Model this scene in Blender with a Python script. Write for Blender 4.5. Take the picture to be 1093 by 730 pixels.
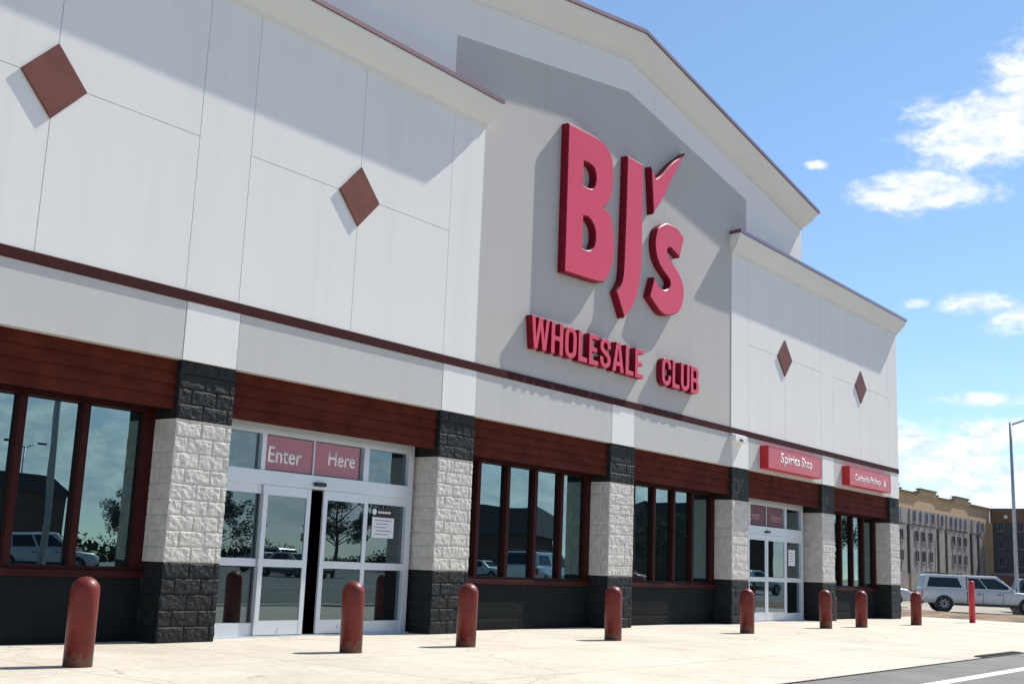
import bpy, bmesh, math, random
from mathutils import Vector, Matrix, noise
R = math.radians
random.seed(7)
for o in list(bpy.data.objects): bpy.data.objects.remove(o)
sc = bpy.context.scene
col = sc.collection

# ------------------------------------------------------------------ tagging / linking
def tag(o, label=None, cat=None, group=None, kind=None):
    if label: o['label'] = label
    if cat: o['category'] = cat
    if group: o['group'] = group
    if kind: o['kind'] = kind
    return o
def empty(name, loc, label, cat, rz=0, group=None):
    o = bpy.data.objects.new(name, None); col.objects.link(o)
    o.empty_display_size = .2
    o.location = loc; o.rotation_euler.z = rz
    return tag(o, label, cat, group)
def copy_tree(o, parent=None):
    c = o.copy(); col.objects.link(c)
    if parent: c.parent = parent
    for ch in o.children: copy_tree(ch, c)
    return c

# ------------------------------------------------------------------ mesh builder
class MB:
    def __init__(s): s.bm = bmesh.new()
    def face(s, pts, mi=0, smooth=False):
        vs = [s.bm.verts.new(p) for p in pts]
        f = s.bm.faces.new(vs); f.material_index = mi; f.smooth = smooth
        return f
    def box(s, x0, x1, y0, y1, z0, z1, mi=0, bev=0.0):
        v = [s.bm.verts.new((x, y, z)) for z in (z0, z1) for y in (y0, y1) for x in (x0, x1)]
        fs = [s.bm.faces.new([v[i] for i in q]) for q in
              ((0,2,3,1),(4,5,7,6),(0,1,5,4),(2,6,7,3),(0,4,6,2),(1,3,7,5))]
        for f in fs: f.material_index = mi
        if bev:
            es = list({e for f in fs for e in f.edges})
            r = bmesh.ops.bevel(s.bm, geom=es, offset=bev, segments=2, affect='EDGES', profile=.6)
            for f in r['faces']: f.material_index = mi
        return s
    def prism(s, poly, y0, y1, mi=0, side=None):
        """polygon in x,z extruded along y"""
        a = [s.bm.verts.new((p[0], y0, p[1])) for p in poly]
        b = [s.bm.verts.new((p[0], y1, p[1])) for p in poly]
        f = s.bm.faces.new(a); f.material_index = mi
        f2 = s.bm.faces.new(list(reversed(b))); f2.material_index = mi
        n = len(poly)
        for i in range(n):
            q = s.bm.faces.new((a[i], b[i], b[(i+1) % n], a[(i+1) % n])); q.material_index = mi if side is None else side
        return s
    def tube(s, pts, rads, seg=10, mi=0, cap=True, smooth=True):
        rings = []
        n = len(pts)
        pts = [Vector(p) for p in pts]
        for i, p in enumerate(pts):
            d = (pts[min(i+1, n-1)] - pts[max(i-1, 0)]).normalized()
            a = d.orthogonal().normalized() if abs(d.z) < .95 else Vector((1, 0, 0)) - d * d.x
            a.normalize(); b = d.cross(a)
            rr = rads[i] if isinstance(rads, (list, tuple)) else rads
            rings.append([s.bm.verts.new(p + (a*math.cos(t) + b*math.sin(t))*rr) for t in [2*math.pi*k/seg for k in range(seg)]])
        for i in range(n-1):
            for k in range(seg):
                f = s.bm.faces.new((rings[i][k], rings[i][(k+1) % seg], rings[i+1][(k+1) % seg], rings[i+1][k]))
                f.material_index = mi; f.smooth = smooth
        if cap:
            for rg, rev in ((rings[0], True), (rings[-1], False)):
                f = s.bm.faces.new(list(reversed(rg)) if rev else rg); f.material_index = mi
        return s
    def lathe(s, prof, c=(0,0,0), seg=24, mi=0, axis='z'):
        rings = []
        for r_, h_ in prof:
            ring = []
            for k in range(seg):
                t = 2*math.pi*k/seg
                p = (r_*math.cos(t), r_*math.sin(t), h_) if axis == 'z' else (r_*math.cos(t), h_, r_*math.sin(t))
                ring.append(s.bm.verts.new((p[0]+c[0], p[1]+c[1], p[2]+c[2])))
            rings.append(ring)
        for i in range(len(rings)-1):
            for k in range(seg):
                f = s.bm.faces.new((rings[i][k], rings[i][(k+1) % seg], rings[i+1][(k+1) % seg], rings[i+1][k]))
                f.smooth = True; f.material_index = mi
        s.bm.faces.new(list(reversed(rings[0]))).material_index = mi
        s.bm.faces.new(rings[-1]).material_index = mi
        return s
    def build(s, name, mats, parent=None, normals=True):
        if normals: bmesh.ops.recalc_face_normals(s.bm, faces=s.bm.faces[:])
        me = bpy.data.meshes.new(name); s.bm.to_mesh(me); s.bm.free()
        if not isinstance(mats, (list, tuple)): mats = [mats]
        for m in mats: me.materials.append(m)
        o = bpy.data.objects.new(name, me); col.objects.link(o)
        if parent: o.parent = parent
        return o

# ------------------------------------------------------------------ materials
def nmat(name):
    m = bpy.data.materials.new(name); m.use_nodes = True
    nt = m.node_tree; b = nt.nodes['Principled BSDF']
    return m, nt, b
def plain(name, c, rough=.6, metal=0., spec=.5, var=.12, scale=3., bump=0., bscale=60., streak=0., c2=None, coat=0., coord='Object'):
    m, nt, b = nmat(name)
    N, L = nt.nodes, nt.links
    tc = N.new('ShaderNodeTexCoord'); src = tc.outputs[coord]
    b.inputs['Roughness'].default_value = rough; b.inputs['Metallic'].default_value = metal
    b.inputs['Specular IOR Level'].default_value = spec
    if coat: b.inputs['Coat Weight'].default_value = coat; b.inputs['Coat Roughness'].default_value = .08
    nz = N.new('ShaderNodeTexNoise'); nz.inputs['Scale'].default_value = scale; nz.inputs['Detail'].default_value = 6; nz.inputs['Roughness'].default_value = .65
    if streak:
        mp = N.new('ShaderNodeMapping'); mp.inputs['Scale'].default_value = (1, 1, streak); L.new(src, mp.inputs[0]); L.new(mp.outputs[0], nz.inputs[0])
    else: L.new(src, nz.inputs[0])
    mr = N.new('ShaderNodeMapRange'); mr.inputs[1].default_value = .3; mr.inputs[2].default_value = .7; L.new(nz.outputs[0], mr.inputs[0])
    mx = N.new('ShaderNodeMix'); mx.data_type = 'RGBA'
    d = c2 if c2 else tuple(v*(1-var) for v in c)
    e = c if c2 else tuple(min(1, v*(1+var*.6)) for v in c)
    mx.inputs[6].default_value = (*d, 1); mx.inputs[7].default_value = (*e, 1)
    L.new(mr.outputs[0], mx.inputs[0]); L.new(mx.outputs[2], b.inputs['Base Color'])
    if bump:
        n2 = N.new('ShaderNodeTexNoise'); n2.inputs['Scale'].default_value = bscale; n2.inputs['Detail'].default_value = 4; L.new(src, n2.inputs[0])
        bp = N.new('ShaderNodeBump'); bp.inputs['Strength'].default_value = bump; bp.inputs['Distance'].default_value = .01
        L.new(n2.outputs[0], bp.inputs['Height']); L.new(bp.outputs[0], b.inputs['Normal'])
    return m
def glass(name, tint, dark, f0=.16, ior=1.9, wob=.0):
    m, nt, b = nmat(name); N, L = nt.nodes, nt.links
    out = [n for n in N if n.type == 'OUTPUT_MATERIAL'][0]
    b.inputs['Base Color'].default_value = (*dark, 1); b.inputs['Roughness'].default_value = .6; b.inputs['Specular IOR Level'].default_value = 0
    g = N.new('ShaderNodeBsdfGlossy'); g.inputs['Color'].default_value = (*tint, 1); g.inputs['Roughness'].default_value = .0
    fr = N.new('ShaderNodeFresnel'); fr.inputs['IOR'].default_value = ior
    ad = N.new('ShaderNodeMath'); ad.operation = 'ADD'; ad.use_clamp = True; ad.inputs[1].default_value = f0; L.new(fr.outputs[0], ad.inputs[0])
    tc = N.new('ShaderNodeTexCoord'); nz = N.new('ShaderNodeTexNoise'); nz.inputs['Scale'].default_value = .8; nz.inputs['Detail'].default_value = 1; L.new(tc.outputs['Object'], nz.inputs[0])
    bp = N.new('ShaderNodeBump'); bp.inputs['Strength'].default_value = .12; bp.inputs['Distance'].default_value = .02 + wob; L.new(nz.outputs[0], bp.inputs['Height'])
    L.new(bp.outputs[0], g.inputs['Normal'])
    mx = N.new('ShaderNodeMixShader'); L.new(ad.outputs[0], mx.inputs[0]); L.new(b.outputs[0], mx.inputs[1]); L.new(g.outputs[0], mx.inputs[2])
    L.new(mx.outputs[0], out.inputs[0])
    return m

M = {}
def stucco(name, c, var):
    """painted stucco with faint rain streaks and blotches"""
    m, nt, b = nmat(name); N, L = nt.nodes, nt.links
    b.inputs['Roughness'].default_value = .9; b.inputs['Specular IOR Level'].default_value = .2
    tc = N.new('ShaderNodeTexCoord')
    def nz(sc_, scale, det):
        mp = N.new('ShaderNodeMapping'); mp.inputs['Scale'].default_value = sc_; L.new(tc.outputs['Object'], mp.inputs[0])
        n = N.new('ShaderNodeTexNoise'); n.inputs['Scale'].default_value = scale; n.inputs['Detail'].default_value = det; n.inputs['Roughness'].default_value = .6; L.new(mp.outputs[0], n.inputs[0]); return n.outputs[0]
    def rng(v, a, d, lo, hi):
        r = N.new('ShaderNodeMapRange'); r.inputs[1].default_value = a; r.inputs[2].default_value = d; r.inputs[3].default_value = lo; r.inputs[4].default_value = hi; L.new(v, r.inputs[0]); return r.outputs[0]
    blot = rng(nz((1, 1, .6), .7, 7), .3, .7, 1-var, 1.)
    st = rng(nz((5, 5, .22), .9, 6), .50, .78, 1., 1-var*2.2)
    mu = N.new('ShaderNodeMath'); mu.operation = 'MULTIPLY'; L.new(blot, mu.inputs[0]); L.new(st, mu.inputs[1])
    mx = N.new('ShaderNodeMix'); mx.data_type = 'RGBA'; mx.inputs[6].default_value = (c[0]*.45, c[1]*.42, c[2]*.38, 1); mx.inputs[7].default_value = (*c, 1)
    L.new(mu.outputs[0], mx.inputs[0]); L.new(mx.outputs[2], b.inputs['Base Color'])
    n2 = N.new('ShaderNodeTexNoise'); n2.inputs['Scale'].default_value = 70; L.new(tc.outputs['Object'], n2.inputs[0])
    bp = N.new('ShaderNodeBump'); bp.inputs['Strength'].default_value = .07; bp.inputs['Distance'].default_value = .01; L.new(n2.outputs[0], bp.inputs['Height']); L.new(bp.outputs[0], b.inputs['Normal'])
    return m
M['stucco_white'] = stucco('stucco white', (.805, .79, .76), .045)
M['stucco_grey'] = stucco('stucco grey', (.51, .485, .46), .05)
M['stucco_pale_grey'] = stucco('stucco pale grey', (.56, .545, .525), .05)
M['cornice'] = plain('cornice cream', (.74, .73, .69), .85, spec=.2, var=.04, scale=.8, bump=.1, bscale=80)
M['coping'] = plain('maroon coping metal', (.14, .028, .032), .3, var=.1, scale=2, spec=.8, coat=1.)
M['band'] = plain('maroon trim', (.05, .009, .008), .6, spec=.12, var=.15, scale=2)
M['siding'] = plain('maroon siding', (.100, .021, .013), .7, spec=.05, var=.4, scale=2.2, bump=.15, bscale=30)
M['red_frame'] = plain('maroon window frame', (.040, .008, .007), .5, spec=.10, var=.15, scale=4)
M['bollard'] = plain('bollard red', (.155, .017, .013), .48, spec=.3, var=.25, scale=5, bump=.08, bscale=25, coat=.06)
M['post_red'] = plain('post red', (.5, .015, .03), .4, var=.1, scale=6)
M['diamond'] = plain('diamond maroon', (.175, .055, .042), .5, spec=.2, var=.25, scale=3)
M['stone_white'] = plain('split stone white', (.57, .54, .50), .9, spec=.2, var=.2, scale=7, bump=.45, bscale=60)
M['stone_black'] = plain('split stone black', (.016, .018, .019), .6, spec=.25, var=.5, scale=9, bump=.8, bscale=45)
M['stone_trim'] = plain('smooth black block', (.008, .010, .011), .7, spec=.12, var=.25, scale=3, bump=.2, bscale=60)
M['alu'] = plain('pale anodised aluminium', (.62, .66, .70), .35, metal=.25, var=.05, scale=2)
M['alu_dark'] = plain('dark rubber', (.012, .012, .014), .5, var=.1)
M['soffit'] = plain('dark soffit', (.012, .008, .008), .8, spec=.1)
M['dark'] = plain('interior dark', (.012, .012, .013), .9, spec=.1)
M['roof'] = plain('roof membrane', (.4, .4, .39), .9)
M['letter_face'] = plain('letter acrylic face', (.72, .055, .105), .32, var=.05, scale=.7, spec=.4)
M['letter_side'] = plain('letter return', (.20, .004, .016), .45, var=.08, spec=.2)
M['sign_face'] = plain('box sign face', (.56, .085, .10), .3, var=.06, scale=1.2)
M['sign_side'] = plain('box sign side', (.52, .012, .02), .4, var=.06)
M['white_text'] = plain('white vinyl', (.82, .8, .8), .4, var=.02)
M['pink_text'] = plain('faded vinyl', (.42, .20, .22), .4, var=.05)
M['grey_text'] = plain('grey print', (.25, .25, .27), .5, var=.02)
M['poster'] = plain('maroon banner', (.34, .065, .105), .25, var=.1, scale=1.5, spec=.6, coat=.7)
M['poster_dark'] = plain('dark maroon banner', (.12, .012, .028), .35, var=.1, scale=1.5, spec=.3, coat=.1)
M['paper'] = plain('paper', (.72, .72, .74), .6, var=.03)
M['black_plate'] = plain('black plate', (.02, .02, .022), .5)
M['glass'] = glass('tinted window glass', (.50, .75, .79), (.004, .006, .006), .27, 1.95)
M['door_glass'] = glass('door glass', (.54, .72, .76), (.006, .008, .009), .15, 1.8)
M['car_glass'] = glass('car glass', (.5, .55, .6), (.008, .009, .011), .02, 1.5)
M['car_white'] = plain('car paint white', (.44, .45, .48), .3, var=.03, scale=1.5, coat=.8)
M['car_silver'] = plain('car paint silver', (.45, .47, .5), .3, metal=.5, var=.03, coat=.8)
M['car_dark'] = plain('car paint dark', (.03, .033, .04), .3, var=.05, coat=.8)
M['car_red'] = plain('car paint red', (.3, .02, .02), .3, var=.05, coat=.8)
M['tyre'] = plain('tyre', (.018, .018, .018), .85, var=.1)
M['rim'] = plain('alloy', (.5, .5, .52), .3, metal=.8, var=.05)
M['trim_black'] = plain('black plastic', (.02, .02, .02), .6)
M['lamp_clear'] = plain('lamp clear', (.75, .75, .75), .15, metal=.3)
M['lamp_red'] = plain('lamp red', (.45, .01, .015), .2)
M['galv'] = plain('galvanised steel', (.34, .37, .42), .45, metal=.5, var=.1, scale=3)
M['concrete_raw'] = plain('concrete raw', (.46, .44, .40), .9, var=.12, scale=4, bump=.2)
M['asphalt'] = plain('asphalt', (.19, .187, .18), .9, spec=.3, var=.25, scale=.9, bump=.7, bscale=140)
M['road_paint'] = plain('road paint', (.76, .76, .74), .7, var=.16, scale=7)
M['earth'] = plain('dry earth', (.26, .22, .15), .95, var=.3, scale=.05, c2=(.17, .17, .09))
M['straw'] = plain('dry straw verge', (.27, .18, .10), .95, var=.4, scale=.9, c2=(.04, .024, .015), bump=.6, bscale=20)
M['street'] = plain('pale street', (.30, .265, .22), .9, var=.25, scale=.5)
M['tan'] = plain('hotel tan stucco', (.48, .32, .19), .9, var=.05, scale=.3)
M['tan_trim'] = plain('hotel parapet cap', (.10, .07, .05), .7)
M['clad'] = plain('hotel grey cladding', (.27, .25, .275), .8, var=.25, scale=.6, streak=.3)
M['clad_b'] = plain('hotel beige cladding', (.28, .245, .24), .8, var=.3, scale=.5)
M['slate'] = plain('hotel slate cladding', (.075, .08, .09), .8, var=.25, scale=.4)
M['hotel_brown'] = plain('hotel brown band', (.20, .12, .07), .9, var=.1, scale=.3)
M['hotel_glass'] = plain('hotel window', (.03, .034, .04), .2, var=.2, scale=1)
M['brick'] = plain('brick wall', (.30, .14, .10), .9, var=.2, scale=2)
M['bark'] = plain('bark', (.09, .065, .045), .9, var=.3, scale=8)
M['leaf'] = plain('foliage', (.055, .085, .03), .7, var=.45, scale=2.5)
M['leaf_dark'] = plain('dark foliage', (.035, .055, .03), .7, var=.45, scale=2.5)
M['shop_dark'] = plain('dark brick shop', (.09, .06, .05), .9, var=.2, scale=.6)
M['shop_roof'] = plain('dark shingle', (.04, .04, .045), .9, var=.2, scale=1)

# concrete pavement with sawn joints and stains
def concrete():
    m, nt, b = nmat('pavement concrete'); N, L = nt.nodes, nt.links
    b.inputs['Roughness'].default_value = .9; b.inputs['Specular IOR Level'].default_value = .2
    tc = N.new('ShaderNodeTexCoord'); sp = N.new('ShaderNodeSeparateXYZ'); L.new(tc.outputs['Object'], sp.inputs[0])
    def mth(op, a, v=None, v2=None):
        n = N.new('ShaderNodeMath'); n.operation = op
        if hasattr(a, 'is_linked') or hasattr(a, 'links'): L.new(a, n.inputs[0])
        else: n.inputs[0].default_value = a
        if v is not None:
            if hasattr(v, 'links'): L.new(v, n.inputs[1])
            else: n.inputs[1].default_value = v
        return n.outputs[0]
    def joint(s, period, off, w):
        t = mth('ADD', s, off); t = mth('DIVIDE', t, period); t = mth('FRACT', t); t = mth('SUBTRACT', t, .5); t = mth('ABSOLUTE', t)
        return mth('GREATER_THAN', t, .5 - w/period)
    jx = joint(sp.outputs[0], 2.62, 1.21, .009); jy = joint(sp.outputs[1], 2.55, 0.1, .009)
    j = mth('MAXIMUM', jx, jy)
    # slab to slab tone
    fx = mth('FLOOR', mth('DIVIDE', mth('ADD', sp.outputs[0], 1.21+1.31), 2.62)); fy = mth('FLOOR', mth('DIVIDE', mth('ADD', sp.outputs[1], .1+1.275), 2.55))
    cb = N.new('ShaderNodeCombineXYZ'); L.new(fx, cb.inputs[0]); L.new(fy, cb.inputs[1])
    wn = N.new('ShaderNodeTexWhiteNoise'); L.new(cb.outputs[0], wn.inputs[0])
    n1 = N.new('ShaderNodeTexNoise'); n1.inputs['Scale'].default_value = .55; n1.inputs['Detail'].default_value = 8; n1.inputs['Roughness'].default_value = .7; L.new(tc.outputs['Object'], n1.inputs[0])
    n2 = N.new('ShaderNodeTexNoise'); n2.inputs['Scale'].default_value = 9; n2.inputs['Detail'].default_value = 6; L.new(tc.outputs['Object'], n2.inputs[0])
    t = mth('ADD', mth('MULTIPLY', n1.outputs[0], .65), mth('MULTIPLY', n2.outputs[0], .35)); t = mth('ADD', t, mth('MULTIPLY', wn.outputs[0], .10))
    cr = N.new('ShaderNodeValToRGB'); L.new(t, cr.inputs[0])
    cr.color_ramp.elements[0].position = .36; cr.color_ramp.elements[0].color = (.41, .37, .305, 1)
    cr.color_ramp.elements[1].position = .62; cr.color_ramp.elements[1].color = (.55, .51, .435, 1)
    vo = N.new('ShaderNodeTexVoronoi'); vo.inputs['Scale'].default_value = 1.7; L.new(tc.outputs['Object'], vo.inputs['Vector'])
    sep = N.new('ShaderNodeSeparateColor'); L.new(vo.outputs['Color'], sep.inputs[0])
    gum = mth('MULTIPLY', mth('LESS_THAN', vo.outputs['Distance'], mth('MULTIPLY', sep.outputs[0], .075)), .45)
    ns = N.new('ShaderNodeTexNoise'); ns.inputs['Scale'].default_value = .28; ns.inputs['Detail'].default_value = 5; L.new(tc.outputs['Object'], ns.inputs[0])
    st = N.new('ShaderNodeMapRange'); st.inputs[1].default_value = .56; st.inputs[2].default_value = .75; st.inputs[4].default_value = .15; L.new(ns.outputs[0], st.inputs[0])
    vc = N.new('ShaderNodeTexVoronoi'); vc.feature = 'DISTANCE_TO_EDGE'; vc.inputs['Scale'].default_value = .22
    wp = N.new('ShaderNodeVectorMath'); wp.operation = 'ADD'; L.new(tc.outputs['Object'], wp.inputs[0])
    nw = N.new('ShaderNodeTexNoise'); nw.inputs['Scale'].default_value = 1.2; nw.inputs['Detail'].default_value = 6; L.new(tc.outputs['Object'], nw.inputs[0]); L.new(nw.outputs['Color'], wp.inputs[1]); L.new(wp.outputs[0], vc.inputs['Vector'])
    crk = mth('MULTIPLY', mth('LESS_THAN', vc.outputs['Distance'], .0022), .5)
    spots = mth('MAXIMUM', mth('MAXIMUM', gum, crk), st.outputs[0])
    mx = N.new('ShaderNodeMix'); mx.data_type = 'RGBA'; L.new(mth('MAXIMUM', mth('MULTIPLY', j, .75), spots), mx.inputs[0]); L.new(cr.outputs[0], mx.inputs[6]); mx.inputs[7].default_value = (.16, .14, .11, 1)
    L.new(mx.outputs[2], b.inputs['Base Color'])
    bp = N.new('ShaderNodeBump'); bp.inputs['Strength'].default_value = .3; bp.inputs['Distance'].default_value = .01
    n3 = N.new('ShaderNodeTexNoise'); n3.inputs['Scale'].default_value = 70; L.new(tc.outputs['Object'], n3.inputs[0]); L.new(n3.outputs[0], bp.inputs['Height']); L.new(bp.outputs[0], b.inputs['Normal'])
    return m
M['concrete'] = concrete()

# ------------------------------------------------------------------ split-face block panels (real relief)
def stone_panel(mb, org, u, n, width, z0, z1, amp, seed, mi=0, course=.2032, blen=.41, step=.024, groove=.010, skirt=.04, smooth=False):
    """grid spanned by horizontal unit u and z; relief along n; blocks in running bond"""
    org, u, n = Vector(org), Vector(u), Vector(n)
    nu = max(2, round(width/step)); nz = max(2, round((z1-z0)/step))
    rnd = random.Random(seed); tone = {}
    def h(a, z):
        ci = math.floor((z - z0)/course + 1e-6); fz = (z - z0) - ci*course
        off = (ci % 2)*blen*.5
        bi = math.floor((a + off)/blen); fa = (a + off) - bi*blen
        d = min(fz, course - fz, fa, blen - fa)
        key = (ci, bi)
        if key not in tone: tone[key] = (rnd.uniform(.2, 1.), rnd.uniform(-.5, .5), rnd.uniform(-.5, .5), rnd.uniform(0, 50))
        t, tx, tz, sd = tone[key]
        if d < .006: return -groove
        e = min(1, .25 + (d-.004)/.035)
        v = noise.fractal(Vector((a*14, z*16, sd)), .8, 2.1, 4)
        r = noise.ridged_multi_fractal(Vector((a*8, z*9, sd)), 1., 2., 3, .9, 2.)*.34
        return amp*max(.0, e*(.22*t + .26*v + .55*r + .3*tx*(fa/blen-.5) + .4*tz*(fz/course-.5)))
    V = []
    for j in range(nz+1):
        z = z0 + (z1-z0)*j/nz; row = []
        for i in range(nu+1):
            a = width*i/nu
            row.append(mb.bm.verts.new(org + u*a + n*h(a, z) + Vector((0, 0, z))))
        V.append(row)
    for j in range(nz):
        for i in range(nu):
            f = mb.bm.faces.new((V[j][i], V[j][i+1], V[j+1][i+1], V[j+1][i])); f.material_index = mi; f.smooth = smooth
    # skirts back to the core
    ring = V[0] + [r_[-1] for r_ in V[1:]] + list(reversed(V[-1][:-1])) + [r_[0] for r_ in reversed(V[1:-1])]
    back = []
    for v in ring:
        d = (v.co - org).dot(n)
        back.append(mb.bm.verts.new(v.co - n*(d + skirt)))
    k = len(ring)
    for i in range(k):
        f = mb.bm.faces.new((ring[i], ring[(i+1) % k], back[(i+1) % k], back[i])); f.material_index = mi
    return mb

# ------------------------------------------------------------------ levels of the storefront
YE, YB, YW = -.04, -.058, .50        # wall plane, raised parapet blocks, window plane
ZB, ZT, ZS, ZK0, ZK1 = 1.016, 2.872, 3.652, 4.435, 4.575
PL = [4.095, 9.367, 14.61, 19.869, 25.207, 30.536, 35.748]
PR = [4.995, 10.272, 15.508, 20.784, 26.079, 31.376, 36.563]
SL = [4.06, 9.33, 14.56, 19.82, 25.10, 30.47, 35.70]     # white strips above
SR = [4.96, 10.23, 15.45, 20.68, 25.97, 31.27, 36.46]
XEND = 36.46; XL = 15.37; XR = 25.04; DEPTH = 34.

store = empty('store_building', (20, 0, 0), 'long white warehouse store with gabled parapet, maroon siding and stone piers', 'building')
store.location = (0, 0, 0)

# --- shell: back, sides, roof, floor
mb = MB()
mb.box(XEND-.02, XEND+.28, .46, DEPTH, 0, 8.9); mb.box(-22, -21.7, .7, DEPTH, 0, 8.9); mb.box(-22, XEND+.28, DEPTH, DEPTH+.3, 0, 8.9)
mb.box(-22, -1.25, .45, .75, 0, 4.4)
mb.build('outer_wall', M['stucco_white'], store)
mb = MB(); mb.box(-21.7, XEND-.02, .5, DEPTH, 8.0, 8.2); mb.build('roof', M['roof'], store)
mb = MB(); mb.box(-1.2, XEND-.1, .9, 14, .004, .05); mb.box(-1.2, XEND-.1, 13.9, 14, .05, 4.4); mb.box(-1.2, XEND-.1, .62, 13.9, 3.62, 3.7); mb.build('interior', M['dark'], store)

# --- upper walls with control joints (14 mm open joints over a backing)
def jointed_wall(name, xs, zrows, y, mat, top, bot, back=.5):
    """xs: sorted joints; zrows: dict interval index -> list of z joints"""
    mb = MB(); g = .0055
    mb.box(xs[0]+.002, xs[-1]-.002, y+.014, back, bot+.002, top)
    for i in range(len(xs)-1):
        zs = [bot] + zrows.get(i, []) + [top]
        for k in range(len(zs)-1):
            mb.box(xs[i]+(g if i else 0), xs[i+1]-(g if i < len(xs)-2 else 0), y, y+.0135, zs[k]+(g if k else 0), zs[k+1]-(g if k < len(zs)-2 else .0))
    return mb.build(name, mat, store)
ZC = 8.86       # underside of cornice
xsL = [-22, -1.18, 1.86, 4.04, 4.93, 7.095, 9.275, 10.17, 12.345, 14.52, XL]
jointed_wall('parapet_wall', xsL, {1: [6.73], 2: [6.73], 4: [6.73], 5: [6.73], 7: [6.73], 8: [6.73]}, YB, M['stucco_white'], 9.25, ZK1-.01, .5)
xsR = [XR, 25.96, 28.03, 30.42, 31.22, 33.33, 35.66, XEND]
jointed_wall('parapet_wall', xsR, {1: [6.73], 2: [6.73], 4: [6.73], 5: [6.73]}, YB, M['stucco_white'], 9.25, ZK1-.01, .5)
PK, GE0, GE1 = 20.2, 11.2, 29.2
zpk, zge = 12.05, 10.52
mb = MB()
mb.prism([(XL, ZK1-.01), (XR, ZK1-.01), (XR, 9.2), (GE1, 9.2), (GE1, zge+.2), (PK, zpk+.2), (GE0, zge+.2), (GE0, 9.2), (XL, 9.2)], YE, .46)
mb.build('gable_wall', M['stucco_white'], store)
mb = MB()
mb.prism([(XL+.004, ZK1-.008), (XR-.004, ZK1-.008), (XR-.004, 9.2), (25.84, 9.2), (25.84, 10.44), (PK, 11.31), (14.50, 10.33), (14.50, 9.2), (XL+.004, 9.2)], YE-.004, YE+.02)
mb.build('wall_panel', M['stucco_grey'], store)

# --- cornices: profile (projection, height above underside) swept along the top, wrapped a little at the ends
def cornice(path, y, prof, cap_from, end, name='cornice'):
    """path: [(x,z)...]; end: overhang at both ends as a share of the projection"""
    mb, mc = MB(), MB()
    def sweep(m, pr):
        rows = []
        for k, (x, z) in enumerate(path):
            row = []
            for p, h in pr:
                e = 0 if 0 < k < len(path)-1 else (-1 if k == 0 else 1)
                # slope continuation at the ends
                if e:
                    a, b = (path[0], path[1]) if k == 0 else (path[-2], path[-1])
                    sl = (b[1]-a[1])/(b[0]-a[0])
                else: sl = 0
                dx = e*p*end
                row.append(m.bm.verts.new((x+dx, y-p, z+h+sl*dx)))
            row.append(m.bm.verts.new((x + (0 if 0 < k < len(path)-1 else (-1 if k == 0 else 1)*.02), y+.5, z+pr[-1][1])))
            row.append(m.bm.verts.new((x, y+.5, z+pr[0][1])))
            rows.append(row)
        n = len(rows[0])
        for k in range(len(rows)-1):
            for i in range(n):
                m.bm.faces.new((rows[k][i], rows[k+1][i], rows[k+1][(i+1) % n], rows[k][(i+1) % n]))
        m.bm.faces.new(rows[0]); m.bm.faces.new(list(reversed(rows[-1])))
    sweep(mb, prof[:cap_from]); sweep(mc, prof[cap_from:])
    o = mb.build(name, M['cornice'], store)
    mc.build('coping', M['coping'], o)
    return o
def prof(s, hs):
    P = [(.004, 0), (.045, 0), (.05, .055*hs), (.06, .07*hs)]
    for t in range(7):
        a = t/6; P.append((.06+.235*s*(a**.85), (.07+.33*a**1.15)*hs))
    P += [(.305*s, .415*hs), (.305*s, .445*hs)]
    c0 = len(P)
    P += [(.3*s-.02, .45*hs), (.325*s, .45*hs), (.33*s, .455*hs), (.325*s, .53*hs), (.31*s, .54*hs)]
    return P, c0
p_, c_ = prof(1., 1.); cornice([(-22, ZC), (XL, ZC)], YB, p_, c_, .4)
p_, c_ = prof(1., 1.); cornice([(XR, ZC), (XEND, ZC)], YB, p_, c_, .5)
p_, c_ = prof(1.36, 1.12); cornice([(GE0, zge), (PK, zpk), (GE1, zge)], YE, p_, c_, .6)

# --- diamonds
for dx in (7.085, 12.335, 28.03, 33.33):
    mb = MB(); a, b_ = .445, .485
    P = [(dx-a, 6.725), (dx, 6.725-b_), (dx+a, 6.725), (dx, 6.725+b_)]
    mb.prism(P, YB-.034, YB-.003)
    bmesh.ops.bevel(mb.bm, geom=mb.bm.edges[:], offset=.008, segments=1, affect='EDGES')
    mb.build('diamond_medallion', M['diamond'], store)

# --- fascia band below the trim
g = .006
xs = [-22, -1.18]
for i in range(7): xs += [SL[i], SR[i]]
for i in range(len(xs)-1):
    is_strip = i >= 2 and i % 2 == 0
    if is_strip: MB().box(xs[i]+g, min(xs[i+1], XEND)-g, YE-.014, YE+.16, ZS, ZK0+.005).build('fascia_strip', M['stucco_white'], store)
    else: MB().box(xs[i]+g, xs[i+1]-g, YE-.011, YE+.16, ZS, ZK0+.005).build('fascia_panel', M['stucco_pale_grey'], store)
MB().box(-22, XEND-.03, YE+.1605, .46, ZS+.01, ZK0+.1).build('fascia_backing', M['stucco_pale_grey'], store)
mb = MB(); mb.box(-22, XEND-.005, YE-.034, .4, ZK0, ZK1, bev=.006); mb.box(XEND+.281, XEND+.33, .47, DEPTH, ZK0, ZK1)
mb.build('trim_band', M['band'], store)

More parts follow.
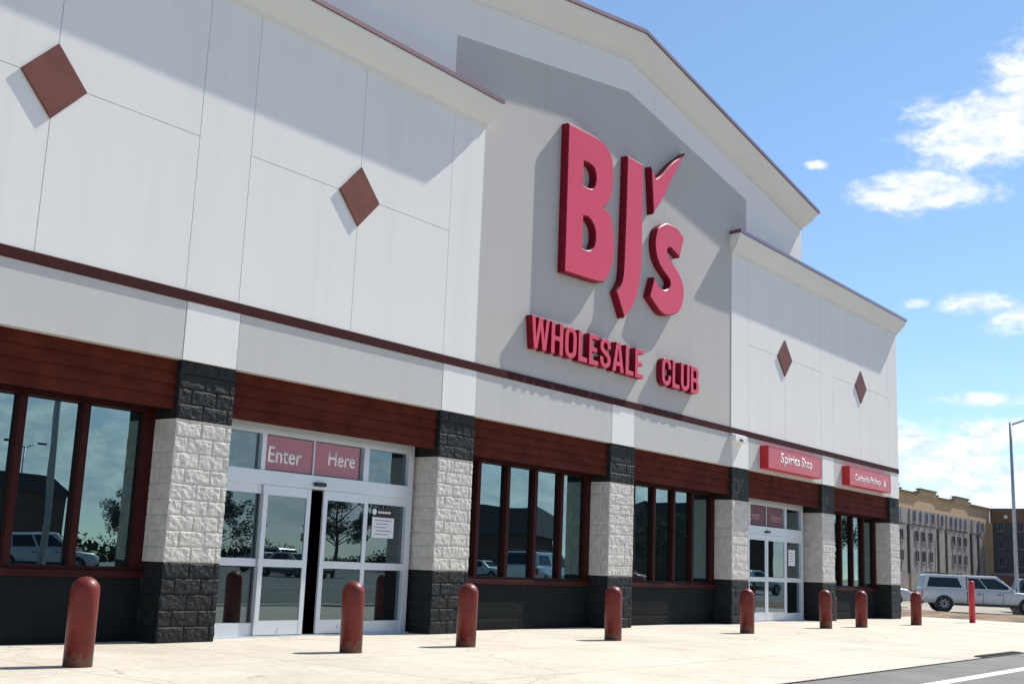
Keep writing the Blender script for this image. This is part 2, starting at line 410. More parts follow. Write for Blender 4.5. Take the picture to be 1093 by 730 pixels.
# --- piers: split face blocks, dark base and head, white shaft
def pier(i):
    xl, xr = PL[i], PR[i]; w = xr - xl
    mb = MB(); mb.box(xl+.012, xr-.012, .02, .62, 0, ZS+.005)
    root = mb.build('pier', M['stone_trim'], store)
    for nm, z0, z1, mt, amp in (('pier_base', .0, ZB, 'stone_black', .027), ('pier_shaft', ZB, ZT, 'stone_white', .026), ('pier_head', ZT, ZS+.004, 'stone_black', .026)):
        st = .0145 if i < 3 else (.02 if i == 3 else .03)
        m = MB()
        stone_panel(m, (xl, 0, 0), (1, 0, 0), (0, -1, 0), w, z0, z1, amp, 11*i+len(nm), step=st)
        stone_panel(m, (xl, .605, 0), (0, -1, 0), (-1, 0, 0), .605, z0, z1, .012, 13*i+len(nm), step=st*1.4, groove=.007)
        stone_panel(m, (xr, .0, 0), (0, 1, 0), (1, 0, 0), .605, z0, z1, .012, 17*i+len(nm), step=st*1.8, groove=.007)
        m.build(nm, M[mt], root)
    return root
for i in range(7): pier(i)

# --- bays
def siding(x0, x1):
    mb = MB(); n = 4; hb = (ZS - 3.0)/n
    for k in range(n):
        z0 = 3.0 + k*hb; y_low, y_up = .075, .098
        y_low -= .004
        pts = [(x0, y_low, z0), (x1, y_low, z0), (x1, y_up, z0+hb-.001), (x0, y_up, z0+hb-.001)]
        back = [(x0, .16, z0), (x1, .16, z0), (x1, .16, z0+hb-.001), (x0, .16, z0+hb-.001)]
        a = [mb.bm.verts.new(p) for p in pts]; b = [mb.bm.verts.new(p) for p in back]
        mb.bm.faces.new(a); mb.bm.faces.new(list(reversed(b)))
        for q in range(4): mb.bm.faces.new((a[q], b[q], b[(q+1) % 4], a[(q+1) % 4]))
    return mb.build('siding', M['siding'], store)
def soffit(x0, x1):
    mb = MB(); mb.box(x0, x1, .165, .60, 3.04, 3.07); mb.box(x0, x1, .164, .19, 2.985, 3.04); return mb.build('soffit', M['soffit'], store)
def window_bay(i, first=None):
    x0, x1 = PR[i]+.0, PL[i+1]-.0
    siding(x0, x1); soffit(x0, x1)
    # block wall under the window
    mb = MB(); mb.box(x0, x1, .45, .62, 0, .79)
    stone_panel(mb, (x0, .44, 0), (1, 0, 0), (0, -1, 0), x1-x0, .0, .80, .004, 5*i, step=.05, groove=.006, skirt=.012)
    mb.build('window_wall', M['stone_trim'], store)
    mb = MB()
    z0, z1 = .885, 3.05
    m0, m1 = x0, x1
    mb.box(m0, m0+.14, YW-.05, YW+.08, z0, z1, bev=.006); mb.box(m1-.17, m1, YW-.05, YW+.08, z0, z1, bev=.006)
    mb.box(m0+.14, m1-.17, YW-.045, YW+.08, z0, z0+.05); mb.box(m0+.14, m1-.17, YW-.045, YW+.08, z1-.09, z1)
    k = 0; ms = []
    xm = x0+.75
    while xm < x1-.4:
        mb.box(xm-.05, xm+.05, YW-.06, YW+.08, z0+.05, z1-.09, bev=.006); ms.append(xm); xm += .865
    fr = mb.build('window', M['red_frame'], store)
    edges = [m0+.14] + [v for m_ in ms for v in (m_-.05, m_+.05)] + [m1-.17]
    mb = MB()
    for a in range(0, len(edges), 2): mb.box(edges[a]-.01, edges[a+1]+.01, YW+.02, YW+.035, z0+.04, z1-.08)
    mb.build('window_glass', M['glass'], fr)
    mb = MB(); mb.box(x0, x1, .385, .60, .80, .885, bev=.012); mb.build('window_sill', M['red_frame'], fr)
def wall_text(txt, x, z, y, h, mat, name='lettering', parent=None, width=None, weight=0., ext=.002, sides=None, fx=1.):
    cu = bpy.data.curves.new(name, 'FONT'); cu.body = txt; cu.size = 1; cu.extrude = 0; cu.offset = weight; cu.resolution_u = 3
    t = bpy.data.objects.new('t', cu); col.objects.link(t)
    dg = bpy.context.evaluated_depsgraph_get(); me = bpy.data.meshes.new_from_object(t.evaluated_get(dg))
    bpy.data.objects.remove(t); bpy.data.curves.remove(cu)
    X = [v.co.x for v in me.vertices]; Y = [v.co.y for v in me.vertices]
    x0, x1, y0, y1 = min(X), max(X), min(Y), max(Y)
    cap = y1 if y1 > .1 else .7
    s = h/(y1-y0 if sides else cap); sx = (width/(x1-x0)) if width else s*fx
    bm = bmesh.new(); bm.from_mesh(me); bpy.data.meshes.remove(me)
    bmesh.ops.remove_doubles(bm, verts=bm.verts[:], dist=1e-5)
    if ext:
        r = bmesh.ops.extrude_face_region(bm, geom=bm.faces[:])
        for v in [g_ for g_ in r['geom'] if isinstance(g_, bmesh.types.BMVert)]: v.co.z -= 1
    zb = y0 if sides else 0
    for v in bm.verts:
        depth = -v.co.z
        v.co = Vector((x + (v.co.x-x0)*sx, y + depth*ext, z + (v.co.y-zb)*s))
    bmesh.ops.recalc_face_normals(bm, faces=bm.faces[:])
    m2 = bpy.data.meshes.new(name)
    if sides:
        for f in bm.faces: f.material_index = 0 if f.normal.y < -.9 else 1
    bm.to_mesh(m2); bm.free(); m2.materials.append(mat)
    if sides: m2.materials.append(sides)
    o = bpy.data.objects.new(name, m2); col.objects.link(o)
    if parent: o.parent = parent
    return o

def stile_door(mb, x0, x1, y0, y1, z0, z1, st=.085, mid=(.99, 1.10), bot=.2, top=.14):
    mb.box(x0, x0+st, y0, y1, z0, z1, bev=.004); mb.box(x1-st, x1, y0, y1, z0, z1, bev=.004)
    mb.box(x0+st, x1-st, y0+.004, y1-.004, z0, z0+bot); mb.box(x0+st, x1-st, y0+.004, y1-.004, z1-top, z1)
    mb.box(x0+st, x1-st, y0+.004, y1-.004, *mid)
def glass_of(name, x0, x1, y, parent, zs, mat):
    for a, b in zs: MB().box(x0, x1, y, y+.012, a, b).build(name, mat, parent)
def entrance(i, gap):
    x0, x1 = PR[i], PL[i+1]
    siding(x0, x1)
    mb = MB(); mb.box(x0, x1, .165, .62, 3.06, 3.09); mb.build('soffit', M['soffit'], store)
    b = x0 - 10.272
    J0, J1 = 10.30+b, 14.53+b
    mb = MB()
    Y0, Y1 = .46, .60
    mb.box(J0, J0+.1, Y0, Y1, 0, 3.05, bev=.005); mb.box(J1-.13, J1, Y0, Y1, 0, 3.05, bev=.005)
    mb.box(J0+.1, J1-.13, Y0, Y1, 2.90, 3.05)                              # head
    mb.box(J0+.1, J1-.13, Y0-.03, Y1+.2, 2.165, 2.37, bev=.006)            # operator header
    mb.box(11.235+b, 11.315+b, Y0, Y1, 2.37, 2.90); mb.box(13.345+b, 13.46+b, Y0, Y1, 2.37, 2.90)
    mb.box(12.27+b, 12.295+b, Y0+.02, Y1, 2.37, 2.90)
    mb.box(11.33+b, 11.41+b, Y0+.024, Y1, .0, 2.165)                       # fixed stiles behind the slides
    mb.box(13.40+b, 13.51+b, Y0+.016, Y1, .0, 2.165)
    # side lights
    for a, c in ((J0+.1, 11.33+b), (13.51+b, J1-.13)):
        mb.box(a, c, Y0+.025, Y1-.02, .02, .2); mb.box(a, c, Y0+.025, Y1-.02, .99, 1.10); mb.box(a, c, Y0+.025, Y1-.02, 2.03, 2.165)
    fr = mb.build('entrance_frame', M['alu'], store)
    for a, c, y in ((J0+.1, 11.235+b, .53), (13.46+b, J1-.13, .53), (11.315+b, 13.345+b, .55)):
        MB().box(a, c, y, y+.01, 2.37, 2.90).build('transom_glass', M['door_glass'], fr)
    for a, c in ((J0+.1, 11.33+b), (13.51+b, J1-.13)):
        for za, zb in ((.2, .99), (1.10, 2.03)): MB().box(a, c, .53, .54, za, zb).build('sidelight_glass', M['door_glass'], fr)
    mb = MB(); cx = (12.375 if gap else 12.2)+b
    mb.box(cx-.11, cx+.11, Y0-.09, Y0-.028, 2.21, 2.27, bev=.012); mb.build('motion_sensor', M['alu_dark'], fr)
    mb = MB(); mb.box(J0, J1, .40, .62, 0, .018); mb.build('threshold', M['alu'], fr)
    if gap: spans = ((11.315+b, 12.245+b), (12.505+b, 13.475+b))
    else: spans = ((11.15+b, 12.205+b), (12.215+b, 13.36+b))
    for a, c in spans:
        mb = MB(); stile_door(mb, a, c, .437, .474, .03, 2.16)
        mb.box(a+.45, a+.49, .43, .437, .105, .135)
        d = mb.build('sliding_door', M['alu'], store)
        glass_of('door_glass', a+.08, c-.08, .452, d, ((.225, .995), (1.095, 2.025)), M['door_glass'])
for i in (0, 2, 3, 5): window_bay(i)
# first bay beyond the left pier of the picture
entrance(1, True); entrance(4, False)
mb = MB(); mb.box(-1.2, PL[0], .1, .6, 0, ZS); mb.build('window_wall', M['stone_trim'], store)

# --- banners and notices at the entrances
s = empty('entrance_banner', (12.3, .5, 2.37), 'maroon banner reading Enter Here above the left sliding doors', 'sign')
for a, c in ((11.33, 12.262), (12.302, 13.27)): MB().box(a-12.3, c-12.3, .0, .006, .02, .515).build('banner', M['poster'], s)
wall_text('Enter', 11.39-12.3, .135, -.003, .235, M['white_text'], 'lettering', s, weight=.012, width=.66)
wall_text('Here', 12.60-12.3, .19, -.003, .225, M['white_text'], 'lettering', s, weight=.012, width=.58)
b = PR[4]-10.272
s = empty('entrance_banner', (12.3+b, .5, 2.37), 'dark maroon banner above the closed doors of the far side entrance', 'sign')
for a, c in ((11.33, 12.262), (12.302, 13.27)): MB().box(a-12.3, c-12.3, .0, .006, .02, .515).build('banner', M['poster_dark'], s)
wall_text('Enter', 11.36-12.3, .16, -.003, .21, M['pink_text'], 'lettering', s, width=.6)
wall_text('Here', 12.60-12.3, .15, -.003, .21, M['pink_text'], 'lettering', s, width=.6)

s = empty('door_notice', (13.93, .52, 1.5), 'black and white notice stuck on the right sidelight of the left entrance', 'notice')
mb = MB(); mb.box(-.27, .22, 0, .004, .335, .485); mb.build('header_plate', M['black_plate'], s)
mb = MB(); mb.box(-.26, .25, 0, .003, 0, .325); mb.build('sheet', M['paper'], s)
mb = MB(); mb.prism([(-.22+.05*math.cos(t*math.pi/4), .41+.05*math.sin(t*math.pi/4)) for t in range(8)], -.003, -.0005); mb.build('emblem', M['white_text'], s)
mb = MB()
for k in range(5):
    mb.box(-.2+.03*(k % 2), .18-.05*(k % 3), -.002, -.0005, .27-.055*k, .285-.055*k)
mb.build('print_lines', M['grey_text'], s)
mb = MB()
for k in range(6): mb.box(-.13+.05*k, -.095+.05*k, -.002, -.0005, .39, .425)
mb.build('print_lines', M['white_text'], s)
s = empty('door_notice', (13.9+b, .52, 1.42), 'white paper notice on the sidelight of the far side entrance', 'notice')
mb = MB(); mb.box(-.2, .22, 0, .003, 0, .42); mb.build('sheet', M['paper'], s)
mb = MB()
for k in range(4): mb.box(-.15, .15-.04*(k % 2), -.002, -.0005, .32-.07*k, .335-.07*k)
mb.build('print_lines', M['grey_text'], s)

# --- big letters on the gable
GL = {
'B': [(17.745, 9.745, 1), (18.491, 9.762), (18.95, 9.742), (19.255, 9.613), (19.385, 9.364), (19.411, 9.016), (19.349, 8.682), (19.219, 8.488), (19.076, 8.364, 1), (19.269, 8.321), (19.405, 8.152), (19.48, 7.912), (19.504, 7.587), (19.443, 7.274), (19.317, 6.996), (19.146, 6.817, 1), (18.859, 6.772), (17.755, 6.726, 1)],
'B1': [(18.319, 9.122, 1), (18.501, 9.131), (18.678, 9.089), (18.756, 8.957), (18.743, 8.791), (18.647, 8.65), (18.495, 8.619), (18.323, 8.622, 1)],
'B2': [(18.355, 7.993, 1), (18.545, 8.008), (18.724, 7.897), (18.793, 7.738), (18.772, 7.527), (18.657, 7.382), (18.508, 7.334), (18.358, 7.338, 1)],
'J': [(19.933, 9.744, 1), (20.577, 9.739, 1), (20.592, 7.664), (20.548, 7.283), (20.428, 6.828), (20.206, 6.479), (19.94, 6.236, 1), (19.616, 6.729, 1), (19.781, 6.92), (19.86, 7.129), (19.889, 7.498), (19.92, 8.727)],
'check': [(20.906, 9.801, 1), (21.13, 9.583, 1), (21.369, 9.751), (21.807, 10.148), (22.443, 10.594, 1), (21.878, 9.869), (21.435, 9.216), (21.037, 8.752, 1)],
's': [(21.261, 8.504), (21.452, 8.624), (21.66, 8.704), (22.075, 8.701), (22.4, 8.552, 1), (22.206, 8.045, 1), (21.989, 8.123), (21.762, 8.179), (21.653, 8.081), (21.705, 7.978), (21.87, 7.869), (22.19, 7.683), (22.401, 7.436), (22.396, 7.11), (22.212, 6.815), (21.78, 6.647), (21.415, 6.645), (20.932, 6.902, 1), (21.117, 7.366, 1), (21.277, 7.225), (21.52, 7.17), (21.714, 7.237), (21.797, 7.37), (21.732, 7.471), (21.446, 7.611), (21.223, 7.813), (21.129, 8.107), (21.169, 8.359)]}
def smooth_poly(P, n=5):
    out = []; k = len(P)
    V = [Vector(p[:2]) for p in P]; C = [len(p) > 2 for p in P]
    for i in range(k):
        p1, p2 = V[i], V[(i+1) % k]
        p0 = V[i-1] if not C[i] else p1*2-p2
        p3 = V[(i+2) % k] if not C[(i+1) % k] else p2*2-p1
        if C[i] and C[(i+1) % k]: out.append(p1); continue
        for t in range(n):
            u = t/n
            out.append(.5*((2*p1)+(p2-p0)*u+(2*p0-5*p1+4*p2-p3)*u*u+(3*p1-p0-3*p2+p3)*u**3))
    return out
def shape_mesh(name, loops, org, y0, y1, parent, bev=.022):
    cu = bpy.data.curves.new('c', 'CURVE'); cu.dimensions = '2D'; cu.fill_mode = 'BOTH'; cu.extrude = (y1-y0)/2; cu.bevel_depth = bev; cu.offset = -bev; cu.bevel_resolution = 0
    for lp in loops:
        pts = smooth_poly(lp)
        sp = cu.splines.new('POLY'); sp.points.add(len(pts)-1); sp.use_cyclic_u = True
        for q, p in zip(sp.points, pts): q.co = (p.x-org[0], p.y-org[2], 0, 1)
    t = bpy.data.objects.new('t', cu); col.objects.link(t)
    me = bpy.data.meshes.new_from_object(t.evaluated_get(bpy.context.evaluated_depsgraph_get()))
    bpy.data.objects.remove(t); bpy.data.curves.remove(cu)
    bm = bmesh.new(); bm.from_mesh(me); bpy.data.meshes.remove(me)
    bmesh.ops.remove_doubles(bm, verts=bm.verts[:], dist=1e-5)
    for v in bm.verts: v.co = Vector((v.co.x, (y0+y1)/2 - v.co.z - org[1], v.co.y))
    bmesh.ops.recalc_face_normals(bm, faces=bm.faces[:])
    m2 = bpy.data.meshes.new(name)
    for f in bm.faces: f.material_index = 0 if f.normal.y < -.97 else 1
    for f in bm.faces: f.smooth = False
    bm.to_mesh(m2); bm.free(); m2.materials.append(M['letter_face']); m2.materials.append(M['letter_side'])
    o = bpy.data.objects.new(name, m2); col.objects.link(o); o.parent = parent
    return o
org = (20, YE, 6.2)
s = empty('gable_sign', org, 'tall red raised letters with a check mark apostrophe on the grey gable wall', 'sign')
for nm, loops in (('letter', ['B', 'B1', 'B2']), ('letter', ['J']), ('check_mark', ['check']), ('letter', ['s'])):
    shape_mesh(nm, [GL[k] for k in loops], org, YE-.155, YE-.006, s)
org2 = (20, YE, 5.0)
s = empty('wall_sign', org2, 'row of small red raised letters reading wholesale club under the big letters', 'sign')
def arc(cx, cy, rx, ry, a0, a1, n=7):
    return [(cx+rx*math.cos(R(a0+(a1-a0)*k/n)), cy+ry*math.sin(R(a0+(a1-a0)*k/n))) for k in range(n+1)]
T_, V_ = .30, .15          # stem and bar thickness in the unit cell (width 1, height 1)
GLY = {
'H': [[(0,0),(T_,0),(T_,.43),(1-T_,.43),(1-T_,0),(1,0),(1,1),(1-T_,1),(1-T_,.57),(T_,.57),(T_,1),(0,1)]],
'L': [[(0,0),(1,0),(1,V_),(T_*1.15,V_),(T_*1.15,1),(0,1)]],
'E': [[(0,0),(1,0),(1,V_),(T_*1.1,V_),(T_*1.1,.43),(.85,.43),(.85,.57),(T_*1.1,.57),(T_*1.1,1-V_),(1,1-V_),(1,1),(0,1)]],
'W': [[(.16,0),(.36,0),(.5,.62),(.64,0),(.84,0),(1,1),(.81,1),(.73,.36),(.6,1),(.4,1),(.27,.36),(.19,1),(0,1)]],
'A': [[(0,0),(.3,0),(.35,.2),(.65,.2),(.7,0),(1,0),(.67,1),(.33,1)], [(.39,.34),(.61,.34),(.5,.80)]],
'O': [arc(.5,.72,.5,.28,0,180)+arc(.5,.28,.5,.28,180,360), arc(.5,.70,.2,.15,0,180)+arc(.5,.30,.2,.15,180,360)],
'U': [[(1,1)]+arc(.5,.28,.5,.28,360,180)[0:]+[(0,1),(T_,1)]+arc(.5,.30,.2,.15,180,360)+[(1-T_,1)]],
'C': [[(1,.62),(1,.72)]+arc(.5,.72,.5,.28,0,180)[1:]+arc(.5,.28,.5,.28,180,360)+[(1,.38),(.7,.38),(.7,.30)]+arc(.5,.30,.2,.15,360,180)[1:]+arc(.5,.70,.2,.15,180,0)+[(.7,.62)]],
'S': [[(1,.66),(1,.74)]+arc(.5,.74,.5,.26,0,180)[1:]+[(.02,.62),(.1,.54),(.6,.38),(.69,.32)]+arc(.5,.28,.19,.14,0,-180)+[(.3,.36),(0,.36),(0,.27)]+arc(.5,.26,.5,.26,180,360)[1:]+[(.98,.40),(.9,.48),(.4,.64),(.31,.70)]+arc(.5,.73,.19,.13,180,0)+[(.69,.66)]],
'B': [[(0,0),(.62,0)]+arc(.66,.26,.34,.26,-90,60,5)+[(.86,.51)]+arc(.64,.76,.32,.24,-50,90,5)+[(.6,1),(0,1)], [(T_,V_),(.58,V_),(.68,.24),(.66,.38),(.58,.43),(T_,.43)], [(T_,.57),(.58,.57),(.66,.64),(.66,.78),(.58,.85),(T_,.85)]]}
def row(word, x0, x1, z0, h, widths):
    gapw = .062; sc_ = (x1-x0-gapw*(len(word)-1))/sum(widths); x = x0
    for ch, w in zip(word, widths):
        loops = [[(x+p[0]*w*sc_, z0+p[1]*h, 1) for p in lp] for lp in GLY[ch]]
        shape_mesh('letter', loops, org2, YE-.15, YE-.006, s, bev=.004)
        x += w*sc_ + gapw
row('WHOLESALE', 16.80, 20.77, 5.085, .61, [1.45, 1., 1., .8, .85, 1., 1.12, .8, .85])
row('CLUB', 21.54, 23.20, 5.085, .61, [1., .8, 1., 1.])

# --- red box signs
def box_sign(x0, x1, z0, z1, txt, tx0, tx1, tz, th, label, icon=None):
    s = empty('box_sign', (x0, YE, z0), label, 'sign')
    mb = MB(); mb.box(0, x1-x0, -.235, -.006, 0, z1-z0, bev=.012)
    for f in mb.bm.faces: f.material_index = 0 if abs(f.normal.y) > .8 else 1
    mb.bm.normal_update()
    for f in mb.bm.faces: f.material_index = 0 if f.normal.y < -.8 else 1
    mb.build('cabinet', [M['sign_face'], M['sign_side']], s)
    mb = MB(); t = .018
    w, h = x1-x0, z1-z0
    mb.box(.004, w-.004, -.241, -.236, .004, t); mb.box(.004, w-.004, -.241, -.236, h-t, h-.004); mb.box(.004, t, -.241, -.236, t, h-t); mb.box(w-t, w-.004, -.241, -.236, t, h-t)
    mb.build('sign_frame', M['sign_side'], s)
    ws = txt.split(); tot = sum(len(q) for q in ws) + .6*(len(ws)-1); xx = tx0-x0
    for q in ws:
        wd = (tx1-tx0)*len(q)/tot
        wall_text(q, xx, tz-z0, -.239, th, M['white_text'], 'lettering', s, width=wd, weight=.010); xx += wd + (tx1-tx0)*.6/tot
    if icon:
        cx, cz = icon[0]-x0, icon[1]-z0
        P = [(cx, cz+.13), (cx+.05, cz+.03), (cx+.075, cz-.03), (cx+.07, cz-.08), (cx+.03, cz-.115), (cx-.03, cz-.115), (cx-.07, cz-.08), (cx-.075, cz-.03), (cx-.05, cz+.03)]
        mb = MB(); mb.prism(P, -.239, -.2365); mb.build('icon', M['white_text'], s)
box_sign(26.60, 29.88, 3.735, 4.30, 'Spirits Shop', 27.32, 29.25, 3.945, .24, 'long red box sign reading Spirits Shop over the far sliding doors')
box_sign(31.85, 35.10, 3.735, 4.275, 'Curbside Pickup', 32.25, 34.25, 3.90, .18, 'red box sign with small white lettering and icon near the right corner', (34.6, 4.0))

# --- white fixture on the strip between the grey panels
s = empty('wall_light', (25.25, YE, 4.2), 'white boxy light fixture with a dark slot under the trim left of the box signs', 'light')
mb = MB(); mb.prism([(0, 0)], 0, 0) if False else mb.box(-.26, .36, -.16, -.004, .03, .20, bev=.02); mb.build('housing', M['stucco_white'], s)
mb = MB(); mb.box(-.30, .40, -.10, -.004, .14, .225, bev=.01); mb.build('hood', M['alu'], s)
mb = MB(); mb.box(-.05, .12, -.172, -.158, .06, .105); mb.build('lens', M['black_plate'], s)

# ------------------------------------------------------------------ bollards
def scuffed(m, z1):
    nt = m.node_tree; N, L = nt.nodes, nt.links; b = N['Principled BSDF']; src = b.inputs['Base Color'].links[0].from_socket
    tc = N.new('ShaderNodeTexCoord'); sp = N.new('ShaderNodeSeparateXYZ'); L.new(tc.outputs['Object'], sp.inputs[0])
    oi = N.new('ShaderNodeObjectInfo'); vm = N.new('ShaderNodeVectorMath'); vm.operation = 'ADD'; cb = N.new('ShaderNodeCombineXYZ'); L.new(oi.outputs['Location'], vm.inputs[1]); L.new(tc.outputs['Object'], vm.inputs[0])
    n = N.new('ShaderNodeTexNoise'); n.inputs['Scale'].default_value = 14; n.inputs['Detail'].default_value = 6; L.new(vm.outputs[0], n.inputs[0])
    r = N.new('ShaderNodeMapRange'); r.inputs[1].default_value = z1; r.inputs[2].default_value = 0; r.inputs[3].default_value = 0; r.inputs[4].default_value = .55; L.new(sp.outputs[2], r.inputs[0])
    a = N.new('ShaderNodeMath'); a.operation = 'ADD'; L.new(n.outputs[0], a.inputs[0]); L.new(r.outputs[0], a.inputs[1])
    g = N.new('ShaderNodeMapRange'); g.inputs[1].default_value = .68; g.inputs[2].default_value = .80; g.inputs[4].default_value = .6; L.new(a.outputs[0], g.inputs[0])
    mx = N.new('ShaderNodeMix'); mx.data_type = 'RGBA'; L.new(g.outputs[0], mx.inputs[0]); L.new(src, mx.inputs[6]); mx.inputs[7].default_value = (.13, .10, .085, 1); L.new(mx.outputs[2], b.inputs['Base Color'])
scuffed(M['bollard'], .22)
def bollard(label, loc, mat='bollard', r=.142, h=.875, group='red bollards along the storefront', name='bollard'):
    P = [(r, 0), (r, h-r*.95)] + [(r*math.cos(a), h-r*.95+r*.95*math.sin(a)) for a in [R(t) for t in range(10, 90, 10)]] + [(.01, h)]
    mb = MB(); mb.lathe(P, seg=32)
    root = mb.build(name, M[mat], None); root.location = loc
    tag(root, label, 'bollard', group)
    return root
b0 = bollard('dark red round-topped bollard before the leftmost window, largest of the row', (6.89, -2.16, 0))
for x, y, lab in ((10.77, -2.07, 'dark red bollard in front of the right leaf of the gaping sliding doors'),
                  (13.09, -2.02, 'dark red bollard overlapping the pier right of the gaping sliding doors'),
                  (16.80, -2.11, 'dark red bollard in front of the stone pier between the two middle windows'),
                  (21.89, -2.03, 'dark red bollard at the left edge of the closed side entrance'),
                  (26.45, -1.78, 'dark red bollard in front of the pier under the gap between the box signs'),
                  (28.31, -1.91, 'dark red bollard in front of the narrow rightmost window'),
                  (32.07, -1.97, 'dark red bollard just past the right corner of the building')):
    o = b0.copy(); col.objects.link(o); o.location = (x, y, 0); o.rotation_euler = (R(.7*math.sin(x*3)), R(.8*math.cos(x*5)), x); o['label'] = lab
mb = MB(); mb.lathe([(.085, 0), (.085, .60), (.07, .64), (.02, .66)], seg=18)
o = mb.build('short_post', M['bollard']); o.location = (31.5, .1, 0); tag(o, 'short dull red post against the dark wall under the rightmost window', 'post')
mb = MB(); mb.lathe([(.088, 0), (.088, 1.18), (.075, 1.21), (.02, 1.22)], seg=18)
root = mb.build('marker_post', M['post_red']); root.location = (36.78, -2.06, 0); tag(root, 'thin bright red post standing in front of the white pickup', 'post')

# ------------------------------------------------------------------ ground
def sheet(name, x0, x1, y0, y1, z, mat, nx=1, ny=1, thick=0):
    mb = MB()
    if thick: mb.box(x0, x1, y0, y1, z-thick, z)
    else: mb.face([(x0, y0, z), (x1, y0, z), (x1, y1, z), (x0, y1, z)])
    return tag(mb.build(name, mat), kind='structure')
sheet('ground', -900, 1400, -1100, 1100, -.36, M['earth'])
sheet('sidewalk', -30, 39.45, -7.17, .62, 0, M['concrete'], thick=.3)
sheet('parking_lot', -120, 110, -72, -7.174, -.007, M['asphalt'], thick=.3)
mb = MB(); mb.box(39.455, 39.62, -7.17, 40, -.3, .004, bev=.02); tag(mb.build('kerb', M['concrete_raw']), kind='structure')
# straw verge sloping to the street
mb = MB(); nx, ny = 16, 60
V = [[mb.bm.verts.new((39.62+6.4*i/nx, -7.17+47*j/ny, -.05 + .15*math.sin(math.pi*i/nx) + .10*noise.noise(Vector((i*.7, j*.55, 3))) - (.05 if i == 0 else 0))) for i in range(nx+1)] for j in range(ny+1)]
for j in range(ny):
    for i in range(nx): mb.bm.faces.new((V[j][i], V[j][i+1], V[j+1][i+1], V[j+1][i])).smooth = True
tag(mb.build('verge', M['straw']), kind='structure')
mb = MB(); mb.box(46.0, 46.15, -7.17, 40, -.34, -.07, bev=.02); tag(mb.build('kerb', M['concrete_raw']), kind='structure')
sheet('street', 46.15, 76, -7.17, 90, -.25, M['street'], thick=.1)
mb = MB(); mb.box(-30, 39.4, -7.19, -7.155, -.1, .003); tag(mb.build('tar_joint', M['tyre']), kind='structure')
# painted lane line and stall lines
mb = MB(); mb.box(-10, 24, -8.30, -8.13, -.2, -.003); tag(mb.build('lane_line', M['road_paint']), kind='structure')
mb = MB()
for k in range(22): mb.box(8+2.75*k, 8.11+2.75*k, -24.5, -19.2, -.2, -.003); mb.box(8+2.75*k, 8.11+2.75*k, -37.5, -32.2, -.2, -.003)
tag(mb.build('stall_lines', M['road_paint']), kind='structure')
# dark slatted strip laid along the pavement edge
s = empty('edge_strip', (20.9, -7.1, 0), 'dark slatted strip at the edge of the pale pavement', 'drain')
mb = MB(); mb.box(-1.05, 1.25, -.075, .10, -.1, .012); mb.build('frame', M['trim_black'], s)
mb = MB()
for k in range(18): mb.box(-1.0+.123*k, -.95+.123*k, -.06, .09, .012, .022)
mb.build('slats', M['tyre'], s)

# ------------------------------------------------------------------ vehicles
def wheel_proto(r, w):
    mb = MB(); mb.lathe([(r*.62, -w/2), (r*.93, -w/2), (r, -w*.36), (r, w*.36), (r*.93, w/2), (r*.62, w/2)], axis='y', seg=28)
    t = mb.build('wheel', M['tyre'])
    mb = MB(); mb.lathe([(r*.1, -w*.46), (r*.2, -w*.47), (r*.3, -w*.38), (r*.6, -w*.42), (r*.64, -w*.515), (r*.64, w*.515), (r*.6, w*.42), (r*.3, w*.38), (r*.2, w*.47), (r*.1, w*.46)], axis='y', seg=20)
    for k in range(9):
        a = k*math.pi*2/9
        for sgn in (-1, 1):
            c, s_ = math.cos(a), math.sin(a)
            mb.tube([(r*.15*c, sgn*w*.44, r*.15*s_), (r*.62*c, sgn*w*.47, r*.62*s_)], [r*.085, r*.075], seg=6)
    mb.build('rim', M['rim'], t)
    return t
